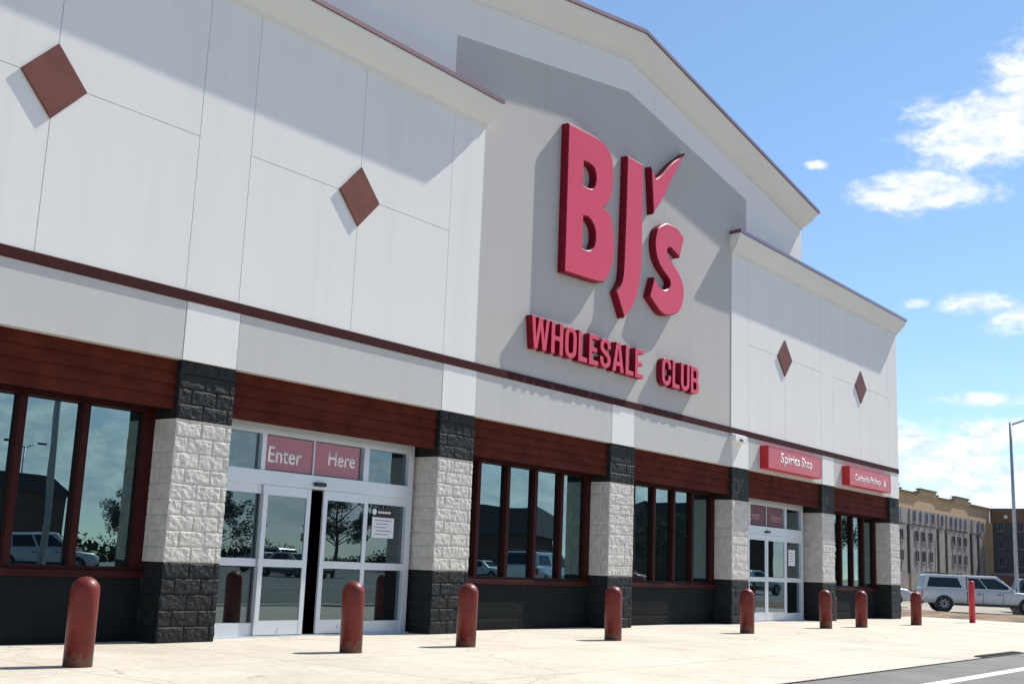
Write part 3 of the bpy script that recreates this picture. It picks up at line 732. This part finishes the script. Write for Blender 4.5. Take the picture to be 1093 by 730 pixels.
def vehicle(name, label, cat, loc, rz, paint, stations, cab, wins, axles, wr, hw, group=None, handles=(), lights=True):
    """stations: (x, z_low, z_belt, half width); cab: belt (x0,x1), roof (x0,x1), z belt, z roof, half widths"""
    root = empty(name, loc, label, cat, rz, group)
    mb = MB(); rings = []
    for (x, zl, zb, w) in stations:
        half = [(w*.86, zl), (w*.97, zl+.10), (w, zl+(zb-zl)*.45), (w*.985, zb-.10), (w*.93, zb-.015), (w*.8, zb)]
        ring = [mb.bm.verts.new((x, y, z)) for y, z in half] + [mb.bm.verts.new((x, -y, z)) for y, z in reversed(half)]
        rings.append(ring)
    n = len(rings[0])
    for k in range(len(rings)-1):
        for i in range(n): mb.bm.faces.new((rings[k][i], rings[k+1][i], rings[k+1][(i+1) % n], rings[k][(i+1) % n])).smooth = True
    mb.bm.faces.new(rings[0]); mb.bm.faces.new(list(reversed(rings[-1])))
    (bx0, bx1), (rx0, rx1), zb, zr, wb, wt = cab
    B = [(bx0, wb, zb-.03), (bx1, wb, zb-.03), (bx1, -wb, zb-.03), (bx0, -wb, zb-.03)]
    T = [(rx0, wt, zr-.03), (rx1, wt, zr-.03), (rx1, -wt, zr-.03), (rx0, -wt, zr-.03)]
    vb = [mb.bm.verts.new(p) for p in B]; vt = [mb.bm.verts.new(p) for p in T]
    fs = [mb.bm.faces.new(vt)]
    for k in range(4): fs.append(mb.bm.faces.new((vb[k], vb[(k+1) % 4], vt[(k+1) % 4], vt[k])))
    es = [e for e in fs[0].edges] + [e for k in range(4) for e in vb[k].link_edges if e.other_vert(vb[k]) == vt[k]]
    bmesh.ops.bevel(mb.bm, geom=list(set(es)), offset=.09, segments=3, affect='EDGES', profile=.5)
    # wheel arch liners
    body = mb.build('body', paint, root)
    for ax in axles:
        for sgn in (-1, 1):
            m_ = [(ax + wr*1.1*math.cos(t), wr*1.0 + wr*1.1*math.sin(t)) for t in [math.pi*q/14 for q in range(15)]]
            m_ = [(ax + wr*1.1, .3)] + m_ + [(ax - wr*1.1, .3)]
            y0 = sgn*(hw-.25); y1 = sgn*(hw+.004)
            MB().prism(m_, min(y0, y1), max(y0, y1)).build('wheel_arch', M['trim_black'], root)
    def side(u, v, sgn, off=.0):
        xb = bx0+(bx1-bx0)*u; xt = rx0+(rx1-rx0)*u
        y = wb+(wt-wb)*v; z = zb-.03+(zr-zb)*v
        return Vector((xb+(xt-xb)*v, sgn*(y+off), z))
    for (u0, u1, v0, v1, s0, s1) in wins:
        for sgn in (-1, 1):
            m = MB()
            c = [side(u0+s0, v0, sgn, .004), side(u1+s1, v0, sgn, .004), side(u1, v1, sgn, .004), side(u0, v1, sgn, .004)]
            d = [p+Vector((0, sgn*.008, 0)) for p in c]
            a = [m.bm.verts.new(p) for p in c]; b2 = [m.bm.verts.new(p) for p in d]
            m.bm.faces.new(b2); m.bm.faces.new(list(reversed(a)))
            for q in range(4): m.bm.faces.new((a[q], a[(q+1) % 4], b2[(q+1) % 4], b2[q]))
            m.build('side_window', M['car_glass'], root)
    for nm, xb, xt, sgn in (('windscreen', bx1, rx1, 1), ('rear_window', bx0, rx0, -1)):
        m = MB()
        z0, z1 = .14, .88
        def fw(v, yy): return Vector((xb+(xt-xb)*v+sgn*.006, yy*(wb+(wt-wb)*v)*.86, zb-.03+(zr-zb)*v))
        c = [fw(z0, -1), fw(z0, 1), fw(z1, 1), fw(z1, -1)]; d = [p+Vector((sgn*.01, 0, .004)) for p in c]
        a = [m.bm.verts.new(p) for p in c]; b2 = [m.bm.verts.new(p) for p in d]
        m.bm.faces.new(b2); m.bm.faces.new(list(reversed(a)))
        for q in range(4): m.bm.faces.new((a[q], a[(q+1) % 4], b2[(q+1) % 4], b2[q]))
        m.build(nm, M['car_glass'], root)
    for k, ax in enumerate(axles):
        for sgn in (-1, 1):
            w_ = wheel_proto(wr, .24); w_.location = (ax, sgn*(hw-.10), wr); w_.parent = root
    xr, xf = stations[0], stations[-1]
    for sgn in (-1, 1):
        m = MB(); m.box(xf[0]-.03, xf[0]+.02, sgn*xf[3]*.62-.2, sgn*xf[3]*.62+.2, xf[2]-.26, xf[2]-.10, bev=.02); m.build('headlight', M['lamp_clear'], root)
        m = MB(); m.box(xr[0]-.02, xr[0]+.10, sgn*(xr[3]*.93)-.07, sgn*(xr[3]*.93)+.07, xr[2]-.36, xr[2]-.08, bev=.02); m.build('taillight', M['lamp_red'], root)
        for hx in handles:
            m = MB(); yy = sgn*(hw+.006); m.box(hx-.09, hx+.09, yy-.018, yy+.018, zb-.19, zb-.155); m.build('door_handle', M['trim_black'], root)
        m = MB(); yy = sgn*(hw+.10); m.box(bx1-.42, bx1-.30, yy-.1, yy+.1, zb+.0, zb+.15, bev=.03); m.build('mirror', paint, root)
    for hx in handles:
        for sgn in (-1, 1):
            m = MB(); yy = sgn*(hw+.001); m.box(hx+.16, hx+.175, yy-.003, yy+.003, .48, zb-.12); m.build('door_seam', M['trim_black'], root)
    for sgn in (-1, 1):
        m = MB(); yy = sgn*(hw-.012); m.box(axles[0]+wr*1.2, axles[1]-wr*1.2, yy-.02, yy+.016, .34, .45, bev=.01); m.build('sill', M['trim_black'], root)
    m = MB(); m.box(xf[0]-.06, xf[0]+.07, -xf[3]*.9, xf[3]*.9, .34, .52, bev=.03); m.build('bumper', M['trim_black'], root)
    m = MB(); m.box(xr[0]-.07, xr[0]+.06, -xr[3]*.9, xr[3]*.9, .36, .54, bev=.03); m.build('bumper', M['trim_black'], root)
    return root
def sedan(label, loc, rz, paint, group=None):
    return vehicle('sedan', label, 'car', loc, rz, paint, [(-2.3, .42, .92, .78), (-2.1, .28, .98, .87), (-1.2, .24, .96, .9), (0, .22, .94, .91), (1.0, .24, .92, .9), (1.9, .28, .80, .86), (2.25, .38, .66, .76)],
        ((-1.75, 1.05), (-.95, .25), .93, 1.43, .80, .60), [(.30, .56, .14, .86, -.10, 0), (.59, .80, .14, .86, 0, .06)], (-1.36, 1.36), .32, .91, group, (-.5, .45))
def suv(label, loc, rz, paint, group=None):
    return vehicle('suv', label, 'car', loc, rz, paint, [(-2.35, .45, 1.08, .86), (-2.2, .32, 1.10, .93), (-1.2, .28, 1.08, .95), (0, .28, 1.06, .96), (1.1, .3, 1.05, .95), (2.05, .34, .96, .92), (2.35, .42, .82, .84)],
        ((-2.25, 1.25), (-2.0, .55), 1.06, 1.76, .86, .70), [(.05, .27, .16, .86, -.02, 0), (.30, .56, .14, .86, 0, 0), (.59, .86, .14, .86, 0, .08)], (-1.42, 1.42), .37, .96, group, (-.4, .55))
def pickup(label, loc, rz, paint, group=None):
    r_ = vehicle('pickup_truck', label, 'pickup', loc, rz, paint, [(-2.05, .50, 1.08, .86), (-1.98, .42, 1.10, .90), (-1.0, .38, 1.10, .91), (0, .36, 1.10, .91), (1.4, .36, 1.09, .91), (2.3, .38, 1.05, .90), (3.4, .40, .97, .88), (3.75, .48, .86, .80)],
        ((-2.02, 2.25), (-1.88, 1.42), 1.09, 1.80, .84, .74), [(.06, .43, .16, .80, -.02, 0), (.56, .70, .14, .82, 0, 0), (.715, .92, .14, .82, 0, .07)], (-1.06, 2.72), .385, .91, group, (.55, 1.45))
    m = MB()
    for yy in (-.6, .6): m.tube([(-1.7, yy, 1.84), (-.1, yy, 1.84)], .02, seg=6)
    for xx in (-1.6, -.9, -.2): m.box(xx-.02, xx+.02, -.62, .62, 1.80, 1.84)
    m.build('roof_rack', M['trim_black'], r_)
    for sgn in (-1, 1): m = MB(); m.face([(-.02, sgn*.918, .5), (.015, sgn*.918, .5), (.015, sgn*.918, 1.0), (-.02, sgn*.918, 1.0)]); m.face([(-.02, sgn*.852, 1.1), (.02, sgn*.852, 1.1), (.02, sgn*.765, 1.72), (-.02, sgn*.765, 1.72)]); m.build('bed_gap', M['trim_black'], r_)
    return r_
# right side street
HD = math.atan2(-.88, .475)
pk = pickup('white pickup with a camper top parked behind the thin red post', (0, 0, -.25), HD, M['car_white'])
off = Matrix.Rotation(HD, 3, 'Z') @ Vector((-1.06, -.81, 0))
pk.location = (57.964-off.x, 5.414-off.y, -.25)
suv('white car half hidden behind the right corner of the store', (62.6, 11.1, -.25), HD, M['car_white'])
suv('dark car at the right edge of the view beyond the tall light pole', (66.2, 2.1, -.25), HD, M['car_dark'])
# in the lot behind the viewpoint, seen mirrored in the glass
g_ = 'cars parked in the lot opposite the store'
suv('white car mirrored in the leftmost window', (28.2, -33.5, 0), R(20), M['car_white'], g_)
sedan('white sedan mirrored in the left sliding door', (51, -44.6, 0), R(8), M['car_white'], g_)
pickup('silver pickup mirrored in the window right of the entrance', (45.5, -19.5, 0), R(-15), M['car_silver'], g_)
sedan('pale sedan mirrored in the far side entrance doors', (64, -17.5, 0), R(5), M['car_silver'], g_)
sedan('dark red sedan parked in the lot opposite the store', (24.6, -35, 0), R(90), M['car_red'], g_)

lot_cars = [c for c in col.objects if c.get('group') == g_]
for src, x, y, rz, lab in ((0, 36.0, -52.5, 90, 'parked car in the third row of the lot, behind the white car'), (1, 44.2, -35, 92, 'parked sedan in the second row, left of the young tree'), (1, 60.5, -34.8, 88, 'parked sedan in the second row, right of the young tree'),
        (0, 66.2, -35.2, 91, 'parked tall car in the second row near its right end'), (3, 71.6, -35, 270, 'pale parked sedan at the right end of the second row'), (2, 57.5, -52, 90, 'pickup parked in the third row behind the white sedan'), (4, 79.5, -36, 90, 'red sedan parked alone beyond the second row'),
        (1, 83.5, -21.5, 88, 'white sedan parked far along the first row')):
    c = copy_tree(lot_cars[src]); c.location = (x, y, 0); c.rotation_euler.z = R(rz); c['label'] = lab
# ------------------------------------------------------------------ light poles
def light_pole(label, loc, h, arms, rot=0):
    s = empty('light_pole', loc, label, 'light pole', rot)
    mb = MB(); mb.lathe([(.26, -.1), (.26, .55), (.22, .6), (.05, .6)], seg=16); mb.build('footing', M['concrete_raw'], s)
    mb = MB(); mb.tube([(0, 0, .58), (0, 0, h)], [.105, .07], seg=12); mb.build('pole', M['galv'], s)
    for a in arms:
        c, t = math.cos(a), math.sin(a)
        mb = MB(); mb.tube([(0, 0, h-.12), (1.1*c, 1.1*t, h+.28)], [.05, .04], seg=8); ar = mb.build('arm', M['galv'], s)
        mb = MB(); mb.box(-.34, .34, -.17, .17, -.07, .09, bev=.03); f = mb.build('lamp_head', M['trim_black'], ar); f.location = (1.4*c, 1.4*t, h+.30); f.rotation_euler.z = a
    return s
light_pole('tall grey lamp pole with one arm beside the white pickup', (61.0, 2.85, -.25), 9.35, [R(-62)])
light_pole('tall lamp pole with twin heads mirrored in the leftmost window', (50, -73.7, -.3), 9.2, [R(0), R(180)])

light_pole('near lamp pole on a concrete footing, mirrored as a dark stripe between the mullions', (18.65, -17.3, 0), 9.0, [R(-90)])
# ------------------------------------------------------------------ hotel
H = empty('hotel_building', (190, 46, -.36), 'four storey tan and grey hotel with stepped parapet beyond the parked pickup', 'building')
ho = Vector((190, 46, -.36))
def hb(mb, x0, x1, y0, y1, z0, z1, mi=0): mb.box(x0-ho.x, x1-ho.x, y0-ho.y, y1-ho.y, z0-ho.z, z1-ho.z, mi)
XC = 213.2
mb = MB(); hb(mb, 140, XC+.2, 46, 62, -.3, 13.6); hb(mb, XC, XC+18, 4, 62, -.3, 11.6); mb.build('wall', M['tan'], H)
mb = MB()
hb(mb, 140, XC, 45.9, 46.35, 13.6, 13.85)
bumps = [(143.2, 150.2), (160.4, 167.6), (177.0, 184.3), (194.0, 201.0)]
for a, c in bumps: hb(mb, a, c, 45.85, 46.4, 13.851, 14.65); hb(mb, a-1.1, a-.002, 45.87, 46.38, 13.851, 14.2); hb(mb, c+.002, c+1.1, 45.87, 46.38, 13.851, 14.2)
mb.build('parapet', M['tan'], H)
mb = MB()
x = 140
prev = 140
for a, c in bumps:
    hb(mb, prev, a-1.1, 45.7, 46.5, 13.852, 14.08); hb(mb, a-.12, c+.12, 45.7, 46.5, 14.652, 14.86)
    hb(mb, a-1.2, a-.12, 45.72, 46.48, 14.202, 14.36); hb(mb, c+.12, c+1.2, 45.72, 46.48, 14.202, 14.36); prev = c+1.1
hb(mb, prev, XC-.02, 45.7, 46.5, 13.852, 14.08); hb(mb, XC-.15, XC+.3, 4, 45.69, 13.86, 14.06)
mb.build('parapet_cap', M['tan_trim'], H)
mb = MB(); hb(mb, XC-.1, XC+.3, 4, 45.88, 11.61, 13.85); mb.build('top_band', M['hotel_brown'], H)
mb = MB(); hb(mb, XC-.06, XC+.1, 4, 45.5, 3.1, 11.6); mb.build('slate_cladding', M['slate'], H)
mb = MB(); hb(mb, XC-.4, XC+.1, 4, 45.6, 2.6, 2.95); mb.build('ledge', M['clad'], H)
mb = MB(); hb(mb, XC-.2, XC+.1, 4, 45.6, -.3, 2.59); mb.build('brick_base', M['brick'], H)
# grey cladding on the long face, in panels broken by recesses
slots = [(153.8, 155.1), (157.7, 159), (170.5, 171.9), (183.8, 185.1), (187.8, 189.1), (200.7, 202.4), (204.7, 206.2)]
edges = [140] + [v for s_ in slots for v in s_] + [XC-5.5]
mb = MB(); mc = MB()
for k in range(0, len(edges), 2):
    hb(mb, edges[k], edges[k+1], 45.75, 46, 9.35, 11.55); hb(mc, edges[k], edges[k+1], 45.8, 46, -.2, 9.2)
mb.build('upper_cladding', M['clad'], H); mc.build('lower_cladding', M['clad_b'], H)
for a, c in slots: mb = MB(); hb(mb, a+.02, c-.02, 45.97, 46.05, 2.2, 9.2); mb.build('recess', M['hotel_glass'], H)
pp = {}
for x in [140+2.15*k for k in range(33)]:
    if any(a-.7 < x < c+.4 for a, c in slots): continue
    for z0, z1, y1 in ((2.7, 5.0, 45.8), (5.1, 7.4, 45.8), (9.4, 11.5, 45.75)):
        if z0 not in pp:
            m = MB(); m.box(0, .32, -.06, 0, 0, z1-z0); c = pp[z0] = m.build('pilaster', M['clad'], H)
        else: c = pp[z0].copy(); col.objects.link(c); c.parent = H
        c.location = Vector((x, y1, z0)) - ho
proto = {}
def put_window(x, y, z, w, hgt, rz=0):
    key = (w, hgt)
    if key not in proto:
        m = MB(); m.box(-w/2, w/2, -.03, .06, 0, hgt); o = m.build('window', M['hotel_glass'], H)
        m = MB(); m.box(-w/2-.08, w/2+.08, -.10, .04, -.14, -.002); m.box(-w/2-.08, -w/2, -.07, .04, 0, hgt); m.box(w/2, w/2+.08, -.07, .04, 0, hgt); m.box(-.03, .03, -.06, -.031, 0, hgt)
        m.build('window_frame', M['clad'], o); proto[key] = o; c = o
    else:
        c = proto[key].copy(); col.objects.link(c); c.parent = H
        for ch in proto[key].children: d = ch.copy(); col.objects.link(d); d.parent = c
    c.location = Vector((x, y, z)) - ho; c.rotation_euler.z = rz
for x in (145.5, 148.3, 151.5, 162, 165.2, 168, 174.6, 177.5, 180.9, 192, 195, 198.1):
    put_window(x, 45.77, 4.0, 1.5, 1.5); put_window(x, 45.77, 6.9, 1.5, 1.5)
for x in (143, 147, 151, 162, 166, 173.7, 176.5, 179.3, 182, 186.6, 191, 193.5, 196, 198.4, 205.4, 208):
    put_window(x-.1, 45.72, 9.75, .8, 1.5)
for y in (44.1, 40.9, 37.8, 34.7, 31.6, 28.5, 25.4, 22.3):
    for z in (4.2, 7.2, 10.2): put_window(XC-.08, y, z, .85, 1.3, R(-90))
mb = MB(); mb.lathe([(.02, -.12), (.32, -.08), (.36, .06), (.2, .14), (.02, .16)], seg=14, axis='y'); o = mb.build('flood_lamp', M['white_text'], H); o.location = Vector((XC-.35, 43.2, 12.6)) - ho; o.rotation_euler.z = R(90)

# low brick wall and shrubs in front of the hotel
s = empty('garden_wall', (205, 34, -.36), 'low brick wall with a pale coping in front of the dark hotel wing', 'wall')
mb = MB(); mb.box(-4, 8, -.2, .2, 0, 1.9); mb.build('brick_wall', M['brick'], s)
mb = MB(); mb.box(-4.1, 8.1, -.28, .28, 1.901, 2.1); mb.build('coping', M['clad'], s)

# ------------------------------------------------------------------ trees and shrubs
def leaves(mb, c, rad, n, size, rnd, mi=0):
    for _ in range(n):
        while True:
            p = Vector((rnd.uniform(-1, 1), rnd.uniform(-1, 1), rnd.uniform(-1, 1)))
            if .25 < p.length < 1: break
        p = Vector((p.x*rad[0], p.y*rad[1], p.z*rad[2])) + Vector(c)
        a = Vector((rnd.gauss(0, 1), rnd.gauss(0, 1), rnd.gauss(0, 1))).normalized(); b = a.orthogonal().normalized()
        s = size*rnd.uniform(.6, 1.4)
        f = mb.bm.faces.new([mb.bm.verts.new(p + q) for q in (a*s, b*s*.6, -a*s, -b*s*.6)]); f.material_index = mi
def tree(label, loc, h, w, seed, mat='leaf_dark', group=None):
    rnd = random.Random(seed); s = empty('tree', loc, label, 'tree', 0, group)
    mb = MB(); mb.tube([(0, 0, 0), (.05, .02, h*.3), (-.05, .05, h*.6), (0, 0, h*.85)], [.16*h/6, .13*h/6, .08*h/6, .02], seg=8)
    tips = []
    for k in range(11):
        z0 = h*rnd.uniform(.28, .7); a = rnd.uniform(0, 6.28); L_ = w*rnd.uniform(.5, 1.); tip = Vector((L_*math.cos(a), L_*math.sin(a), z0+L_*rnd.uniform(.2, .9)))
        mb.tube([(0, 0, z0), tip*.5+Vector((0, 0, z0*.5+.05)), tip], [.05*h/6, .035*h/6, .012], seg=5); tips.append(tip)
    mb.build('trunk', M['bark'], s)
    mb = MB()
    for t in tips + [Vector((0, 0, h*.85))]:
        for q in range(3):
            c = t + Vector((rnd.gauss(0, w*.18), rnd.gauss(0, w*.18), rnd.gauss(0, w*.14))); r_ = w*rnd.uniform(.2, .42)
            leaves(mb, c, (r_, r_, r_*.75), 230, .065*h/6, rnd)
    mb.build('crown', M[mat], s)
    return s
def shrub(label, loc, rad, seed, n=500, group=None, mat='leaf'):
    rnd = random.Random(seed); s = empty('shrub', loc, label, 'shrub', 0, group)
    mb = MB()
    for k in range(7): a = rnd.uniform(0, 6.28); mb.tube([(0, 0, 0), (rad[0]*.6*math.cos(a), rad[1]*.6*math.sin(a), rad[2]*1.3)], [.03, .01], seg=5)
    mb.build('stems', M['bark'], s)
    mb = MB()
    for k in range(9):
        c = (rnd.uniform(-.6, .6)*rad[0], rnd.uniform(-.6, .6)*rad[1], rad[2]*rnd.uniform(.6, 1.4)); leaves(mb, c, (rad[0]*.55, rad[1]*.55, rad[2]*.6), n//9, .09, rnd)
    mb.build('foliage', M[mat], s)
    return s
shrub('dark green shrub behind the hood of the white pickup', (66.6, 4.3, -.28), (1.0, .9, .72), 5)
gt = 'trees across the parking lot'
tree('young tree mirrored in the right leaf of the sliding doors', (50.5, -38.5, -.05), 5.4, 1.9, 21, group=gt)
tree('broad tree mirrored beside the dark house in the middle window', (76, -56, -.3), 7.5, 2.8, 22, group=gt)
tree('tree mirrored in the left sidelight of the entrance', (40.5, -37.5, -.05), 5.2, 1.8, 23, group=gt)
tree('tree mirrored in the fourth window', (92, -40, -.3), 6.5, 2.4, 24, group=gt)
tree('dark tree beside the shop across the lot', (61, -74, -.3), 6.5, 2.5, 25, group=gt)
tree('tree near the lot edge opposite the right corner', (108, -30, -.3), 7., 2.8, 26, group=gt)

s = empty('hedge', (75, -80, -.36), 'long dark green hedge along the far side of the parking lot', 'hedge')
rnd = random.Random(3); mb = MB()
for k in range(150):
    x = -75+150*k/149; hh = 1.6+1.1*noise.noise(Vector((x*.09, 0, 0)))
    leaves(mb, (x, rnd.uniform(-.4, .4), hh*.6), (.9, .8, hh), 110, .13, rnd); leaves(mb, (x, .3, hh*.45), (.8, .5, hh*.7), 40, .34, rnd)
mb.build('foliage', M['leaf_dark'], s)
mb = MB()
for k in range(76): mb.tube([(-75+2*k, 0, 0), (-75+2*k+.2, .1, 1.6)], [.05, .02], seg=5)
o = mb.build('stems', M['bark'], s); o['kind'] = 'stuff'
def low_house(label, loc, rz, w, d, h, rh, eave=.5):
    s = empty('shop', loc, label, 'building', rz)
    mb = MB(); mb.box(-w/2, w/2, -d/2, d/2, 0, h); mb.build('wall', M['shop_dark'], s)
    mb = MB(); a = [(-w/2-eave, h), (w/2+eave, h), (w/2-1.5, h+rh), (-w/2+1.5, h+rh)]
    mb.prism(a, -d/2-eave, d/2+eave); mb.build('roof', M['shop_roof'], s)
    mb = MB()
    for k in range(int(w/3)): mb.box(-w/2+1+3*k, -w/2+2.4+3*k, d/2, d/2+.05, .9, 2.4)
    mb.build('windows', M['hotel_glass'], s)
    return s
low_house('dark flat-topped shop across the lot mirrored in the leftmost window', (40.5, -71, -.3), R(4), 18, 9, 5.2, 1.3)
low_house('dark shingled house mirrored in the window right of the entrance', (86, -56, -.3), R(-30), 20, 12, 4., 2.4)
low_house('dark house mirrored in the fourth window', (112, -48, -.3), R(-40), 22, 12, 5.2, 3.)

# ------------------------------------------------------------------ sky, sun, camera
SUN = Vector((.84, -.17, 1.0)).normalized()
el = math.asin(SUN.z); azm = math.atan2(SUN.x, SUN.y)
w = bpy.data.worlds.new('World'); sc.world = w; w.use_nodes = True
nt = w.node_tree; N, L = nt.nodes, nt.links
bg = N['Background']; bg.inputs['Strength'].default_value = .125
sky = N.new('ShaderNodeTexSky'); sky.sky_type = 'NISHITA'; sky.sun_disc = False; sky.sun_elevation = el; sky.sun_rotation = azm
sky.air_density = 1.0; sky.dust_density = .1; sky.ozone_density = 1.8; sky.altitude = 1500
tc = N.new('ShaderNodeTexCoord'); sp = N.new('ShaderNodeSeparateXYZ'); L.new(tc.outputs['Generated'], sp.inputs[0])
def m2(op, a, b=None, clamp=False):
    n = N.new('ShaderNodeMath'); n.operation = op; n.use_clamp = clamp
    for k, v in enumerate((a, b)):
        if v is None: continue
        if hasattr(v, 'links'): L.new(v, n.inputs[k])
        else: n.inputs[k].default_value = v
    return n.outputs[0]
AZ = m2('MULTIPLY', m2('ARCTAN2', sp.outputs[0], sp.outputs[1]), 180/math.pi)
EL = m2('MULTIPLY', m2('ARCSINE', sp.outputs[2]), 180/math.pi)
CL = [(76.0, 20.5, 3.2, 1.4, 1.2), (78.2, 21.8, 2.2, 1.9, 1.2), (74.0, 20.0, 1.5, .7, 1.), (73.0, 20.3, .9, .45, .8),
      (71.8, 17.75, 2.7, .62, 1.05), (69.9, 17.9, 1.3, .38, .8), (71.5, 18.4, 1.4, .42, .9),
      (67.2, 19.4, .45, .16, .75), (74.7, 12.6, 1.6, .42, .95), (77.2, 12.0, 1.8, .6, .95), (71.9, 12.7, .6, .2, .6),
      (73.9, 8.3, 2.2, .28, .7), (71.1, 6.6, 1.5, .75, 1.), (72.8, 5.3, 2.4, .8, 1.), (75.6, 6.6, 2.4, .7, 1.), (77, 4.8, 2.8, .9, .95), (74.6, 3.8, 4, .8, .8),
      (20, 24, 14, 3, .7), (140, 30, 20, 5, .8), (175, 16, 16, 2.5, .8), (205, 22, 14, 3, .7), (125, 12, 10, 2, .8), (-60, 20, 20, 4, .8), (240, 12, 14, 3, .7), (120, 3, 22, 2.6, 1.), (155, 4, 22, 3.2, 1.), (190, 3, 22, 2.6, 1.), (135, 9, 12, 1.6, .9), (165, 11, 12, 1.5, .8)]
dens = None
for a0, e0, wa, we, amp in CL:
    da = m2('SUBTRACT', AZ, a0)
    da = m2('DIVIDE', m2('SUBTRACT', m2('FLOORED_MODULO', m2('ADD', da, 180.), 360.), 180.), wa)
    de = m2('DIVIDE', m2('SUBTRACT', EL, e0), we)
    q = m2('ADD', m2('MULTIPLY', da, da), m2('MULTIPLY', de, de))
    g = m2('MULTIPLY', m2('EXPONENT', m2('MULTIPLY', q, -.5)), amp)
    dens = g if dens is None else m2('MAXIMUM', dens, g)
mp = N.new('ShaderNodeMapping'); mp.inputs['Scale'].default_value = (1, 1, 2.1); L.new(tc.outputs['Generated'], mp.inputs[0])
def fbm(scale, det, rough=.62, dist=.3):
    n = N.new('ShaderNodeTexNoise'); n.inputs['Scale'].default_value = scale; n.inputs['Detail'].default_value = det; n.inputs['Roughness'].default_value = rough; n.inputs['Distortion'].default_value = dist
    L.new(mp.outputs[0], n.inputs[0]); return n.outputs[0]
n1, n2, n3 = fbm(17, 9), fbm(48, 7), fbm(9, 6)
d = m2('ADD', dens, m2('MULTIPLY', m2('SUBTRACT', n1, .5), 1.5)); d = m2('ADD', d, m2('MULTIPLY', m2('SUBTRACT', n2, .5), .75))
mr = N.new('ShaderNodeMapRange'); mr.interpolation_type = 'SMOOTHSTEP'; mr.inputs[1].default_value = .24; mr.inputs[2].default_value = .92; L.new(d, mr.inputs[0])
gate = N.new('ShaderNodeMapRange'); gate.inputs[1].default_value = .06; gate.inputs[2].default_value = .3; L.new(dens, gate.inputs[0])
alpha = m2('MULTIPLY', mr.outputs[0], gate.outputs[0])
shade = N.new('ShaderNodeMapRange'); shade.inputs[1].default_value = .35; shade.inputs[2].default_value = .65; L.new(n2, shade.inputs[0])
ccol = N.new('ShaderNodeMix'); ccol.data_type = 'RGBA'; ccol.inputs[6].default_value = (3.6, 4.1, 4.7, 1); ccol.inputs[7].default_value = (5.9, 6.0, 6.1, 1); L.new(shade.outputs[0], ccol.inputs[0])
tint = N.new('ShaderNodeMix'); tint.data_type = 'RGBA'; tint.blend_type = 'MULTIPLY'; tint.inputs[0].default_value = 1; tint.inputs[7].default_value = (1, 1, 1, 1)
tg = N.new('ShaderNodeMapRange'); tg.inputs[2].default_value = 32; L.new(EL, tg.inputs[0])
tm = N.new('ShaderNodeMix'); tm.data_type = 'RGBA'; tm.inputs[6].default_value = (.62, .66, .73, 1); tm.inputs[7].default_value = (.86, .91, .86, 1); L.new(tg.outputs[0], tm.inputs[0]); L.new(tm.outputs[2], tint.inputs[7]); L.new(sky.outputs[0], tint.inputs[6])
mix = N.new('ShaderNodeMix'); mix.data_type = 'RGBA'; L.new(m2('MULTIPLY', alpha, .93), mix.inputs[0]); L.new(tint.outputs[2], mix.inputs[6]); L.new(ccol.outputs[2], mix.inputs[7])
L.new(mix.outputs[2], bg.inputs['Color'])

sl = bpy.data.lights.new('sun', 'SUN'); sl.energy = 4.3; sl.angle = R(.53); sl.color = (1., .95, .87)
so = bpy.data.objects.new('sun', sl); col.objects.link(so); so.location = (30, -20, 40)
so.rotation_euler = SUN.to_track_quat('Z', 'Y').to_euler()

cd = bpy.data.cameras.new('camera'); cam = bpy.data.objects.new('camera', cd); col.objects.link(cam)
r_ = Vector((.60695, -.793763, .039394)); u_ = Vector((-.172539, -.083221, .981481)); f_ = Vector((.775785, .602507, .187466))
cam.matrix_world = Matrix(((r_.x, u_.x, -f_.x, 0), (r_.y, u_.y, -f_.y, -12.797), (r_.z, u_.z, -f_.z, 1.1586), (0, 0, 0, 1)))
cd.sensor_width = 36; cd.lens = 40.943; cd.clip_start = .05; cd.clip_end = 5000
sc.camera = cam
sc.view_settings.view_transform = 'Standard'; sc.view_settings.look = 'None'; sc.view_settings.gamma = 1; sc.view_settings.exposure = .72
sc.view_settings.use_curve_mapping = False
sc.render.engine = 'CYCLES'
sc.cycles.max_bounces = 8; sc.cycles.glossy_bounces = 4; sc.cycles.diffuse_bounces = 4
